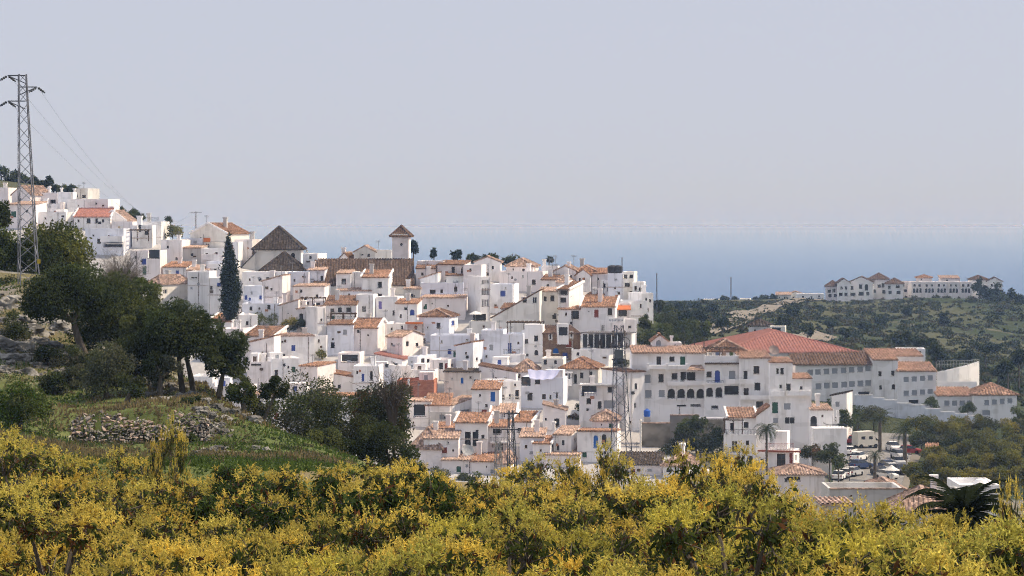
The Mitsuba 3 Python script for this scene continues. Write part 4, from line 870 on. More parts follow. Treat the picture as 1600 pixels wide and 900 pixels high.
h = hh('long grey walled'); hbox(h, 'coping', 1296, 1412, 762.6, 764.2, -.3, .12, 'tile', 1)
house('tiny orange roofed white hut at the edge of the orchard right of the cars', 1447, 1466, 4, 701, 722, 'S', 7, '', 0, 0, D=478, d=3, deco=False)

# ---------------------------------------------------------------- the far ridge
def far(label, x0, x1, sd, yt, yb, roof, rh, wins='', t=0, tl=2.7, D=1225, d=12, **kw): return house(label, x0, x1, sd, yt, yb, roof, rh, wins, t, tl, D=D, d=d, deco=False, e=.5, sp=.9, **kw)
far('leftmost villa of the far ridge with a rounded end and brown roof', 1290, 1312, 5, 447, 468, 'P', 8, '1296,455,5,5 1303,454,5,6 1297,462,5,5 1306,462,6,5,O 1309,452,3,4', 1)
far('narrow white villa with brown gable second on the far ridge', 1310, 1328, 0, 442, 466, 'F', 6, '1315,450,4,5 1322,450,4,6 1314,460,6,5,O 1322,460,5,5,O', 0, D=1218)
far('white villa with a tall arched stair window on the far ridge', 1328, 1364, 0, 441, 465, 'F', 8, '1332,450,4,6 1345,448,5,7 1354,449,5,10,a 1333,460,8,5,O 1346,459,8,6,O 1356,459,5,6', 0, D=1222, yaw=8)
far('tallest villa of the far ridge with a stacked brown roof', 1358, 1388, 0, 436, 462, 'P', 9, '1364,444,4,5 1374,447,5,5 1366,455,6,5,O 1380,446,4,7 1381,456,5,6', 0, D=1230)
far('white villa with a brown hip roof right of the tallest villa', 1384, 1411, 0, 443, 463, 'P', 8, '1390,449,4,5 1403,448,6,4 1391,457,5,5,O 1404,457,6,5', 0, D=1220)
far('narrow villa in a gap of the far ridge before the arcaded terrace', 1405, 1426, 0, 440, 460, 'f', 0, '1412,446,3,5 1419,446,3,5 1415,454,5,4,O', 1, D=1240)
for i in range(5):
    x = 1424 + i * 19
    far(('first', 'second', 'third', 'fourth', 'fifth')[i] + ' unit from the left of the arcaded terrace row on the far ridge', x, x + 18.7, 0, 440 + .2 * i, 462, 'f', 0, f'{x+5},446,3.5,4 {x+13},446,3.5,4 {x+4.5},454,4,7,aO {x+9.5},454,4,7,aO {x+14.5},454,4,7,aO', 1, D=1228 + .5 * i, yaw=0, group='terrace row on the far ridge')
far('pink roofed house peeping over the arcaded terrace row', 1432, 1456, 0, 434, 450, 'P', 4, '1440,437,3,3', 1, 0, D=1248)
far('long orange roofed house behind the right half of the terrace row', 1470, 1500, 0, 435, 450, 'S', 4, '1480,438,3,2', 1, 1, D=1250)
far('white house with dark roof between the two dark ridge trees', 1518, 1545, 0, 437, 460, 'P', 6, '1524,444,3,4 1532,444,3,4 1538,451,4,4', 0, D=1240)
far('last white house of the far ridge right of the dark trees', 1543, 1566, 0, 440, 460, 'F', 6, '1550,446,3,4 1558,446,3,4 1552,453,4,4', 0, D=1236)
far('long white low building at the left foot of the far ridge villas', 1246, 1288, 0, 459, 472, 'f', 0, '1255,464,3,3 1268,464,3,3 1280,463,3,3', 0, D=1330)
far('cream house cluster with orange roofs left of the long low building', 1212, 1236, 0, 461, 472, 'G', 4, '1218,465,2,3 1226,465,2,3', 3, 1, D=1345)
far('small white gabled house on the ridge beside the cream cluster', 1232, 1256, 0, 460, 472, 'F', 4, '1240,465,3,3', 3, 1, D=1350)
far('single pale villa on the ridge right of the distant mast', 1156, 1172, 0, 467, 476, 'f', 0, '1161,471,2,2', 3, D=1370)
far('low pale buildings left of the distant mast', 1098, 1122, 0, 468, 476, 'f', 0, '1105,472,2,2 1114,472,2,2', 3, D=1380)
far('grey tiled farmhouse beyond the red hall roof', 1170, 1204, 6, 509, 522, 'P', 9, '1196,516,4,5 1180,516,3,3', 0, 3, D=742, d=10)
far('pale open shed right of the grey tiled farmhouse', 1203, 1227, 0, 510, 522, 'f', 0, '1213,515,14,6,O', 3, D=735, d=6)
far('long low white greenhouse roof behind the school annexe', 1402, 1446, 0, 545, 556, 'f', 0, '1430,551,20,5,O', 0, D=640, d=7)

# ---------------------------------------------------------------- vegetation
def leaves(pos, size, col, g, up=0.0, aspect=.45, down=False):
    n = len(pos); a = g.normal(size=(n, 3))
    if down: a = a * [.6, .6, .5] + [0, 0, -.75]
    a /= np.linalg.norm(a, axis=1, keepdims=True)
    b = np.cross(a, g.normal(size=(n, 3)) + [0, 0, up]); b /= np.linalg.norm(b, axis=1, keepdims=True) + 1e-9
    L = (size * g.uniform(.7, 1.3, n))[:, None]; w = L * aspect
    m = pos + a * L * .45
    v = np.stack([pos, m + b * w * .5, pos + a * L, m - b * w * .5], 1).reshape(-1, 3)
    i = np.arange(n)[:, None] * 4
    f = np.stack([i + [0, 1, 2], i + [0, 2, 3]], 1).reshape(-1, 3)
    return v, f, np.repeat(col, 4, 0)
def blobs(c, rad, n, g, lo=-.5, rb=(.30, .46)):
    d = g.normal(size=(n * 3, 3)); d /= np.linalg.norm(d, axis=1, keepdims=True); d = d[d[:, 2] > lo][:n]
    r = g.uniform(.4, .92, len(d)) [:, None]
    return c + d * r * rad, g.uniform(*rb, len(d)) * float(np.mean(rad))
def crown_mesh(bc, br, n, leaf, cols, g, flat=.8, aspect=.5, cvar=.3):
    w = br ** 2 / (br ** 2).sum(); k = g.choice(len(bc), n, p=w)
    d = g.normal(size=(n, 3)); d /= np.linalg.norm(d, axis=1, keepdims=True)
    r = g.uniform(.35, 1.0, n) ** .5
    pos = bc[k] + d * (r * br[k])[:, None] * [1, 1, flat]
    cols = np.asarray(cols, float)
    base = cols[g.integers(0, len(cols), len(bc))] * g.uniform(1 - cvar, 1 + cvar, (len(bc), 1))
    col = base[k] * g.uniform(.75, 1.3, (n, 1))
    return leaves(pos, leaf, col, g, aspect=aspect)
GREEN = [(.075, .10, .035), (.09, .115, .04), (.11, .125, .045)]
DARK = [(.045, .062, .026), (.055, .072, .03), (.068, .082, .034)]
OLIVE = [(.105, .115, .07), (.085, .098, .052), (.12, .125, .08)]
FRESH = [(.08, .13, .025), (.06, .11, .02), (.10, .14, .035)]
YEL = [(.20, .185, .045), (.24, .20, .045), (.13, .14, .04)]
BLUE = [(.025, .04, .022), (.03, .045, .028)]
RUST = [(.13, .075, .035), (.09, .07, .03), (.05, .055, .022)]
_seed = [100]
def tree(label, px, D, cx, cy, rx, ry, cols=GREEN, n=2600, leaf=.24, name='tree', cat='tree', nb=26, trunks=((0, 0),), tr=.16, group=None, flat=.85, lo=-.45, depth=None, aspect=.5, ground_px=None, limb=True, rb=(.30, .46)):
    _seed[0] += 1; g = np.random.default_rng(_seed[0])
    s = K * D; c = P(cx, cy, D); rad = np.array([rx * s, (depth or rx) * s * .9, ry * s]); n = int(n * 1.25)
    t = thing(name, label, cat, group)
    bc, br = blobs(c, rad, nb, g, lo, rb)
    v, f, col = crown_mesh(bc, br, n, leaf, cols, g, flat, aspect)
    obj('crown', (v, f), 'leaf', t, color=col)
    for ox, lean in trunks:
        gp = G(px + ox, D); top = c + [ox * s * .5, 0, -rad[2] * .35]
        mid = (gp + top) / 2 + [lean * s, 0, 0]
        u = np.linspace(0, 1, 7)[:, None]
        pts = (1 - u) ** 2 * (gp - [0, 0, .4]) + 2 * u * (1 - u) * mid + u ** 2 * top
        obj('trunk', MB().tube(pts, np.linspace(tr * 1.25, tr * .55, 7), 7).mesh(), 'bark', t, smooth=True)
        if limb:
            for i in g.choice(len(bc), min(6, len(bc)), False):
                u = np.linspace(0, 1, 5)[:, None]; q = (top + bc[i]) / 2 + [0, 0, -.15 * rad[2]]
                obj('limb', MB().tube((1 - u) ** 2 * pts[-2] + 2 * u * (1 - u) * q + u ** 2 * bc[i], np.linspace(tr * .5, tr * .12, 5), 5).mesh(), 'bark', t, smooth=True)
    return t
# left slope
tree('carob tree with a leaning dark trunk on the rocky slope', 146, 164, 112, 470, 78, 52, DARK + GREEN[:1], 12000, .2, nb=60, trunks=((0, -10),), tr=.24)
tree('broad green bush behind the pylon above the rocks', 100, 197, 92, 396, 62, 48, GREEN + YEL[2:], 9000, .24, 'bush', 'bush', nb=52, lo=-.9)
tree('bush at the left edge beside the lattice pylon', 12, 197, 8, 402, 40, 48, GREEN + YEL[2:], 5500, .24, 'bush', 'bush', nb=34, lo=-.9)
tree('dark bush high at the left edge under the pale houses', 2, 215, -4, 345, 18, 32, DARK, 1500, .26, 'bush', 'bush', nb=14)
tree('mid green spreading tree right of the leaning carob', 190, 168, 178, 500, 64, 74, GREEN + DARK, 12000, .2, nb=60, lo=-.8)
tree('green bush beside the bare grey shrub', 215, 178, 225, 468, 30, 34, GREEN, 2400, .2, 'bush', 'bush', nb=18, lo=-.8)
tree('large dark tree on two trunks at the slope edge', 296, 152, 283, 528, 70, 48, DARK, 12500, .19, nb=60, trunks=((-8, -4), (8, 2)), tr=.15, lo=-.35)
tree('dark lower tree hanging over the slope edge beside the white houses', 340, 151, 350, 560, 36, 46, DARK, 6000, .18, nb=24, lo=-.8)
tree('rounded crown linking the carob and the two trunk tree', 240, 160, 240, 525, 46, 52, DARK + GREEN, 7000, .19, nb=26, lo=-.8)
tree('grey green olive shrub above the dry stone wall', 165, 149, 168, 582, 42, 44, OLIVE, 6000, .14, 'olive_shrub', 'shrub', nb=34, lo=-.8)
tree('darker olive bush right of the grey green shrub', 215, 152, 214, 560, 38, 50, OLIVE[1:] + DARK, 5000, .15, 'olive_shrub', 'shrub', nb=30, lo=-.8)
tree('bright green shrub at the lower left edge', 30, 128, 32, 632, 48, 34, FRESH + GREEN, 6000, .12, 'shrub', 'shrub', nb=34, lo=-.8)
tree('small dark shrub below the olive shrub by the pale boulders', 195, 147, 205, 604, 26, 22, DARK, 1500, .13, 'shrub', 'shrub', nb=12, lo=-.8)
tree('low green shrub on the right descending ridge', 385, 146, 378, 612, 24, 26, GREEN + DARK, 2200, .15, 'shrub', 'shrub', nb=14, lo=-.8)
tree('small dark crooked tree on the ridge in front of the white steps', 405, 148, 430, 610, 22, 22, DARK, 1800, .15, nb=13, tr=.09)
tree('bush on the ridge below the crooked tree', 400, 150, 402, 634, 28, 24, OLIVE + GREEN, 2200, .14, 'bush', 'bush', nb=14, lo=-.8)
tree('grey green rounded bush at the foot of the slope', 480, 178, 480, 652, 64, 66, OLIVE[1:] + GREEN, 8500, .18, 'bush', 'bush', nb=46, lo=-.9)
tree('dark bush in the hollow between the rounded bush and the bare topped tree', 540, 172, 537, 678, 54, 58, DARK + RUST[2:], 6500, .17, 'bush', 'bush', nb=30, lo=-.9)
tree('dark tree with sparse twiggy top left of the brick house', 600, 180, 598, 660, 48, 66, DARK + RUST[1:], 7500, .18, nb=42, lo=-.8)
tree('rust tinged shrub between the dark trees', 560, 186, 565, 630, 26, 20, RUST, 1500, .16, 'shrub', 'shrub', nb=14, lo=-.8)
tree('rust leaved shrub beside the brick house', 630, 186, 630, 640, 14, 48, RUST, 1500, .17, 'shrub', 'shrub', nb=16, lo=-.9)
tree('low dark scrub bush behind the yellow trees near the sparse topped tree', 625, 150, 606, 700, 52, 40, DARK, 5500, .16, 'bush', 'bush', nb=18, lo=-.9)
tree('green bush behind the yellow trees below the rounded bush', 500, 150, 500, 698, 46, 34, GREEN + DARK, 4600, .16, 'bush', 'bush', nb=16, lo=-.9)
tree('small green bush left above the dry stone wall', 290, 142, 300, 632, 16, 12, DARK + GREEN, 900, .12, 'bush', 'bush', nb=8, lo=-.8)
tree('dark weedy bush in front of the dry stone wall', 292, 133, 292, 686, 20, 16, GREEN + DARK, 1100, .12, 'bush', 'bush', nb=9, lo=-.8)
tree('scrub bush among the rocks under the pylon', 18, 168, 20, 520, 26, 30, OLIVE + DARK, 2000, .16, 'bush', 'bush', nb=16, lo=-.8)
tree('scrub bush on the rocks left of the carob trunk', 75, 163, 72, 560, 32, 24, DARK + OLIVE, 2400, .15, 'bush', 'bush', nb=16, lo=-.8)
tree('grey green bush below the carob trunk', 118, 156, 115, 590, 28, 22, OLIVE, 2200, .14, 'bush', 'bush', nb=14, lo=-.8)
def twigs(name, label, px, D, cx, cy, rx, ry, col, n=130, cat='shrub', r0=.035, base=None):
    g = np.random.default_rng(int(px)); s = K * D; gp = G(px, D) if base is None else base; c = P(cx, cy, D); mb = MB()
    for i in range(n):
        d = g.normal(size=3); d[2] = abs(d[2]) * .9; d /= np.linalg.norm(d); e = c + d * np.array([rx * s, rx * s, ry * s]) * g.uniform(.6, 1.05)
        q = c + d * np.array([rx * s, rx * s, ry * s]) * .25 - [0, 0, ry * s * .35]
        u = np.linspace(0, 1, 5)[:, None]; pts = (1 - u) ** 2 * (gp * .35 + c * .65 - [0, 0, ry * s * .5]) + 2 * u * (1 - u) * q + u ** 2 * e; pts[1:] += g.normal(scale=.05, size=(4, 3))
        mb.tube(pts, np.linspace(r0, r0 * .25, 5), 3)
        for j in range(4):
            a = pts[g.integers(2, 5)]; mb.tube([a, a + (d + g.normal(scale=.6, size=3)) * .45], [r0 * .4, r0 * .15], 3)
    mb.tube([gp - [0, 0, .3], gp * .5 + c * .5, c - [0, 0, ry * s * .4]], [r0 * 3.5, r0 * 3, r0 * 2], 6)
    t = thing(name, label, cat); v, f = mb.mesh(); painted('twigs', (v, f), col, t, kind='stuff')
    return t
twigs('bare_shrub', 'bare grey leafless shrub above the carob tree', 190, 180, 190, 432, 36, 32, (.20, .18, .165), 260, r0=.03)
twigs('bare_tree', 'bare twiggy treetop sticking out over the dark sparse tree', 618, 178, 612, 612, 32, 30, (.07, .055, .04), 70, 'tree', r0=.04)
twigs('dead_branch', 'dead leaning branch on the ridge in front of the white steps', 398, 150, 402, 625, 10, 22, (.06, .05, .045), 10, 'branch', r0=.05)
# the cypress
def cypress(label, px, D, top, base, w, n=11000):
    g = np.random.default_rng(int(px)); s = K * D; a, b = P(px, base, D), P(px - 2, top, D); t = thing('cypress', label, 'tree')
    u = np.linspace(.03, 1, 60); prof = np.where(u < .25, .75 + u, 1 - np.maximum((u - .25) / .75, 0) ** 1.5 * .93) * w / 2 * s
    bc = a + (b - a) * u[:, None] + np.stack([g.normal(size=60) * prof * .35, g.normal(size=60) * prof * .35, u * 0], -1)
    v, f, col = crown_mesh(bc, prof * .85 + .12, n, .5, [(.022, .034, .014), (.028, .04, .017)], g, 1.6, .4)
    obj('crown', (v, f), 'leaf', t, color=col); obj('trunk', MB().tube([a - [0, 0, 2.5], a + (b - a) * .6], [.3, .1], 7).mesh(), 'bark', t, smooth=True)
cypress('tall dark cypress rising among the white houses on the left', 359, 503, 366, 492, 27)
# greenery among the houses
def vt(label, px, py, rx, ry, cols, n=900, D=None, **kw):
    D = D or plane(py + ry) - .5
    return tree(label, px, D, px, py, rx, ry, cols, n, .34, kw.pop('name', 'bush'), kw.pop('cat', 'bush'), nb=14, limb=False, lo=-.8, tr=.12, **kw)
vt('green hedge bush below the hipped grey roof left of the cypress', 285, 482, 30, 12, GREEN, 1300)
vt('pale green bush beside the hipped grey house', 262, 492, 18, 14, FRESH, 700, D=512)
vt('yellow topped shrub in front of the large pinkish wall', 452, 509, 17, 13, YEL + DARK, 1100, D=502)
vt('dark shrub right of the yellow topped shrub', 476, 508, 12, 12, DARK, 700, D=502)
vt('leafy bush above the long roof near the cypress foot', 412, 500, 22, 10, GREEN + OLIVE, 900, D=511)
vt('small bush at the foot of the cypress', 385, 492, 8, 8, OLIVE, 400, D=514)
vt('autumn coloured tree left of the stone trimmed gable', 270, 362, 18, 13, YEL + RUST, 1200, D=560, name='tree', cat='tree')
vt('slim dark tree standing above the autumn coloured tree', 262, 344, 6, 9, DARK, 400, D=566, name='tree', cat='tree')
vt('round dark tree beside the grey garage door', 920, 636, 18, 16, DARK, 1600, D=459, name='tree', cat='tree')
vt('dark bush behind the tall pylon beside the bright white house', 968, 566, 16, 14, BLUE + DARK, 1000, D=489)
vt('potted yellow palm like plant on the pale terrace', 503, 553, 9, 7, YEL, 300, D=492)
vt('small potted bush on the terrace below the long white wall', 471, 562, 8, 8, GREEN, 300, D=491)
vt('bush with yellow flowers beside the pale loggia', 896, 655, 12, 9, YEL + RUST, 500, D=459)
vt('dark bush on the roof deck below the stone house', 900, 556, 9, 8, DARK, 400, D=493)
vt('tall bush at the right end of the village below the pink cube', 1003, 532, 14, 22, GREEN + DARK, 1200, D=502)
vt('bushy tree in front of the white shed behind the car park', 1322, 656, 17, 17, GREEN + DARK, 1500, D=484, name='tree', cat='tree')
for i, (px, py, rx, ry) in enumerate([(1018, 508, 17, 26), (1040, 500, 20, 26), (1062, 512, 22, 24), (1085, 520, 20, 18), (1030, 530, 20, 18), (1100, 515, 16, 16), (1052, 530, 26, 14)]):
    vt(('first', 'second', 'third', 'fourth', 'fifth', 'sixth', 'seventh')[i] + ' dark green tree counted along the gap behind the apartment block', px, py, rx, ry, (GREEN + DARK) if i % 2 else DARK, 1700, D=585 - i * 6, name='tree', cat='tree', group='trees behind the apartment block')
vt('bushy plant growing over the old retaining wall', 1072, 672, 22, 22, GREEN + OLIVE, 1900, D=442)
vt('dark bush at the foot of the old retaining wall', 1095, 692, 26, 18, DARK, 1700, D=440)
vt('dark bush left of the red railed house', 1118, 706, 20, 30, DARK + GREEN, 1800, D=438)
vt('flowering bush bank right of the red railed house', 1270, 706, 20, 18, OLIVE + RUST, 1500, D=436)
vt('green bush below the arched window house', 1296, 712, 20, 20, GREEN + DARK, 1700, D=434)
vt('dark plants at the foot of the white corner by the cars', 1310, 722, 12, 14, GREEN, 700, D=432)
vt('bushes between the shed and the long school front', 1300, 640, 20, 16, GREEN + DARK, 1300, D=500)
vt('left bush before the annexe windows', 1455, 630, 14, 9, GREEN, 700, D=533)
vt('right bush before the annexe windows', 1512, 638, 14, 10, GREEN, 700, D=530)
for i, (px, py, rx, ry, c_) in enumerate([(1335, 655, 26, 22, GREEN), (1365, 650, 26, 20, OLIVE), (1432, 662, 26, 14, YEL), (1462, 672, 30, 14, GREEN), (1500, 668, 28, 16, YEL), (1540, 668, 30, 20, YEL), (1580, 668, 26, 24, YEL), (1600, 650, 20, 22, GREEN), (1440, 690, 22, 14, DARK), (1480, 690, 28, 16, DARK)]):
    vt(('first', 'second', 'third', 'fourth', 'fifth', 'sixth', 'seventh', 'eighth', 'ninth', 'tenth')[i] + ' tree of the green belt under the school wall counted from the left', px, py, rx, ry, c_ + OLIVE[1:], 1800, D=(480 + (700 - py) * .6), name='tree', cat='tree', group='trees under the school wall')
for i, (px, py, rx, ry) in enumerate([(1430, 738, 22, 18), (1462, 728, 26, 20), (1498, 724, 28, 20), (1538, 722, 28, 20), (1576, 722, 28, 22), (1440, 752, 20, 16), (1480, 748, 26, 16), (1520, 746, 26, 16), (1565, 748, 28, 18), (1600, 745, 24, 20)]):
    vt(('first', 'second', 'third', 'fourth', 'fifth')[i % 5] + (' yellow green orchard tree of the upper row right of the car park' if i < 5 else ' yellow green orchard tree of the lower row right of the car park'), px, py, rx, ry, [(.24, .215, .05), (.19, .185, .048), (.13, .14, .04)], 3000, D=(432 if i < 5 else 405), name='orchard_tree', cat='tree', group='orchard right of the car park')
# skyline trees
def sky_tree(label, px, py, rx, ry, D, cols=BLUE, n=900, nb=14, **kw): tree(label, px, D, px, py, rx, ry, cols, n, .5, 'tree', 'tree', nb=nb, limb=False, tr=.2, lo=-.6, **kw)
sky_tree('tall dark conifer right beside the bell tower', 646, 388, 7, 15, 600)
sky_tree('slender dark skyline tree between bell tower and pink house', 678, 397, 5, 9, 605, n=500)
sky_tree('feathery dark skyline tree right of the slender one', 714, 401, 8, 10, 605, n=700)
sky_tree('flat topped pine left of the stepped gable on the skyline', 738, 406, 12, 7, 620, DARK)
sky_tree('flat topped pine behind the stepped gable on the skyline', 768, 405, 16, 6, 625, DARK)
sky_tree('long flat pine clump right of the stepped gable', 800, 409, 20, 7, 628, DARK)
sky_tree('small round tree on the skyline right of the white chimney tower', 858, 406, 5, 4, 610, n=300)
for i, (px, py, rx, ry) in enumerate([(2, 268, 14, 13), (22, 276, 16, 12), (40, 284, 13, 11), (53, 284, 7, 10), (66, 290, 9, 7), (76, 285, 6, 8), (88, 294, 8, 7), (100, 296, 9, 6), (112, 296, 8, 6)]):
    sky_tree(('first', 'second', 'third', 'fourth', 'fifth', 'sixth', 'seventh', 'eighth', 'ninth')[i] + ' pine from the left along the upper left skyline', px, py, rx, ry, 640, BLUE + GREEN, group='pines on the upper left skyline')
for i, (px, py, rx, ry) in enumerate([(174, 329, 6, 6), (190, 332, 7, 7), (206, 336, 10, 8), (218, 342, 8, 8)]):
    sky_tree(('first', 'second', 'third', 'fourth')[i] + ' dark pine behind the white gable left of the tall chimney', px, py, rx, ry, 600, BLUE + GREEN, group='pines behind the white gable')
# far hillside
zn = {}
ORD = ['first', 'second', 'third', 'fourth', 'fifth', 'sixth', 'seventh', 'eighth', 'ninth', 'tenth', 'eleventh', 'twelfth', 'thirteenth', 'fourteenth', 'fifteenth', 'sixteenth']
for i, (px, D, cy, rx, ry) in enumerate(sorted([(1400, 760, 528, 12, 10), (1418, 770, 530, 16, 13), (1438, 740, 536, 14, 11), (1462, 660, 548, 10, 14), (1470, 690, 560, 12, 10), (1350, 900, 512, 10, 7), (1420, 1060, 486, 8, 9), (1436, 1080, 492, 8, 10), (1476, 1000, 496, 7, 12), (1530, 1210, 453, 13, 17), (1545, 1200, 462, 8, 10), (1562, 1210, 459, 13, 17), (1580, 1215, 462, 7, 10), (1594, 1190, 470, 9, 10), (1575, 660, 575, 16, 20), (1560, 700, 585, 14, 12), (1592, 680, 560, 12, 18), (1508, 720, 556, 20, 10), (1540, 760, 545, 18, 9), (1320, 820, 520, 10, 7), (1300, 880, 505, 12, 6), (1378, 980, 500, 10, 6), (1120, 1320, 472, 6, 4), (1133, 1330, 469, 6, 6), (1148, 1330, 470, 5, 6), (1182, 1340, 470, 6, 5), (1195, 1320, 468, 7, 6), (1208, 1310, 468, 6, 6), (1240, 900, 488, 10, 8), (1225, 820, 500, 12, 8), (1262, 760, 516, 9, 8), (1245, 950, 480, 8, 7), (1112, 900, 482, 10, 7), (1090, 760, 492, 14, 10), (1072, 700, 498, 16, 12), (1130, 720, 505, 10, 8), (1048, 800, 484, 10, 7), (1088, 1000, 478, 8, 5), (1062, 900, 480, 9, 6), (1030, 690, 478, 6, 10)])):
    zone = ('on the slope beyond the right end of the school' if px > 1500 and D < 800 else 'before the right end of the far ridge houses' if px > 1500 else 'on the far slope above the school annexe' if px > 1340 and D < 800 else 'on the upper slope below the arcaded terrace row' if px > 1340 else 'right behind the big red hall roof' if px > 1222 else 'on the far ridge around the distant mast' if D > 1200 else 'on the slope between village tip and ridge road')
    zn[zone] = zn.get(zone, 0) + 1
    tree(f'{ORD[zn[zone] - 1]} dark tree from the left {zone}', px, D, px, cy, rx, ry, BLUE + DARK, 700, .004 * D ** .75 * 1.3, nb=12, limb=False, tr=.2, lo=-.7, group='scattered trees on the far hillside')
def scrub():
    g = np.random.default_rng(5); V, F, C, n0 = [], [], [], 0
    for i in range(3000):
        px = g.uniform(990, 1680); D = g.choice([g.uniform(600, 900), g.uniform(900, 1240)]); p = G(px, D)
        if 1335 < px < 1420 and 0: continue
        r = g.uniform(.6, 2.2) * (1 if meshkit.fbm(np.array([px * .02, D * .012, 0]), 3) > .47 else .45)
        m = int(14 + r * 16); d = g.normal(size=(m, 3)); d /= np.linalg.norm(d, axis=1, keepdims=True); d[:, 2] = np.abs(d[:, 2])
        c = np.array([(.03, .043, .02), (.042, .055, .025), (.06, .065, .032), (.075, .07, .04)][g.integers(0, 4)]) * g.uniform(.7, 1.3)
        v, f, cc = leaves(p + d * r * g.uniform(.4, 1, (m, 1)) * [1.2, 1.2, .75], .75, np.tile(c, (m, 1)) * g.uniform(.7, 1.3, (m, 1)), g, aspect=.7)
        V.append(v); F.append(f + n0); C.append(cc); n0 += len(v)
    obj('hillside_scrub', (np.vstack(V), np.vstack(F)), 'leaf', color=np.vstack(C), kind='stuff', label='low scrub covering the far hillside', cat='scrub')
scrub()

# palms
def palm(label, px, D, top, n=22, L=2.6, r=.2, base=None, droop=1.0, w=.42, cols=((.035, .05, .02), (.05, .065, .028)), lean=0, seg=9, lw=.03):
    g = np.random.default_rng(int(px * 7)); t = thing('palm_tree', label, 'palm tree'); c = P(px, top, D); gp = G(px + lean, D) if base is None else P(px + lean, base, D)
    u = np.linspace(0, 1, 8)[:, None]; obj('trunk', MB().tube(gp * (1 - u) + c * u, np.linspace(r * 1.2, r * .9, 8) * (1 + .06 * (np.arange(8) % 2)), 9).mesh(), 'bark', t, smooth=True)
    for i in range(n):
        az = 2.39996 * i + g.uniform(-.2, .2); el = 1.25 - 1.75 * i / n; l = L * g.uniform(.85, 1.1)
        h = np.array([math.cos(az), math.sin(az), 0]); p = c.copy(); pts = [p.copy()]; e = el
        for k in range(seg): p = p + (h * math.cos(e) + np.array([0, 0, math.sin(e)])) * l / seg; e -= droop * (.10 + .028 * k); pts.append(p.copy())
        pts = np.array(pts); side = np.array([-h[1], h[0], 0]); v, f, n0 = [], [], 0
        mb = MB().tube(pts, np.linspace(.03, .008, len(pts)) * L / 2.6, 3)
        m = 20
        for k in range(m):
            q = .12 + .86 * k / m; x = q * seg; j = min(int(x), seg - 1); a = pts[j] + (pts[j + 1] - pts[j]) * (x - j); tt = pts[j + 1] - pts[j]; tt /= np.linalg.norm(tt)
            ll = w * L / 2.6 * math.sin(math.pi * min(1, q * .85 + .18)) * g.uniform(.85, 1.1)
            for sg in (-1, 1):
                b = a + (side * sg * .8 + tt * .75 - np.array([0, 0, .35])) * ll
                mb.add([a - tt * lw * L / 2.6, a + tt * lw * L / 2.6, b], [[0, 1, 2]])
        v, f = mb.mesh(); col = np.tile(np.array(cols[g.integers(0, len(cols))]) * g.uniform(.8, 1.25), (len(v), 1)); obj('frond', (v, f), 'leaf', t, color=col)
    return t
palm('single tall palm in front of the red railed house', 1198, 427, 672, 40, 2.7, .16, base=742, droop=1.5)
palm('short palm with a stout trunk at the near edge of the car park', 1367, 446, 712, 26, 2.2, .22, base=752, droop=1.4)
palm('dark palm rising behind the cars right of the camper', 1414, 465, 672, 34, 3.4, .3, base=735, droop=1.1)
palm('tall palm behind the camper', 1375, 482, 655, 34, 3.2, .28, base=720, droop=1.1, cols=((.05, .065, .03), (.07, .08, .04)))
palm('palm left of the camper behind the shed', 1340, 490, 662, 28, 2.8, .25, base=715, droop=1.1, cols=((.055, .07, .035), (.07, .08, .04)))
palm('dark date palm in the lower right before the white flat house', 1506, 84, 806, 34, 2.2, .28, base=930, droop=1.0, w=.66, lw=.075, cols=((.02, .028, .014), (.028, .036, .018)))
palm('palm standing in the trees behind the apartment block', 1068, 560, 512, 26, 3.4, .25, base=560, droop=1.2)

# rocks, grass and the dry stone wall on the left slope
def rock_fn(p, n, uv):
    a = fbm(p.x * 1.3, p.y * 1.3, p.z * 1.6, 4); b = fbm(p.x * 6, p.y * 6, p.z * 6, 3)
    return mix((.30, .29, .265), (.11, .108, .10), smoothstep(.38, .62, a)) * (.7 + .6 * b)
bs('limestone', mikit.proc(rock_fn), .95, .1)
_ico = trimesh.creation.icosphere(2)
def rock_mesh(c, r, g, amp=.5):
    v = np.array(_ico.vertices); o = g.uniform(0, 90, 3)
    q = v / np.max(np.abs(v), axis=1, keepdims=True) * .35 + v * .65
    k = 1 + amp * (meshkit.fbm(q * 1.5 + o, 3) - .5) * 1.6 + .45 * (np.round(meshkit.noise(q * 2.6 + o) * 4) / 4 - .5)
    q = q * k[:, None] * r; an = g.uniform(0, 6.28); cs, sn = math.cos(an), math.sin(an)
    q = q @ np.array([[cs, sn, 0], [-sn, cs, 0], [0, 0, 1]]).T
    return q + c, np.array(_ico.faces)
g_ = np.random.default_rng(3)
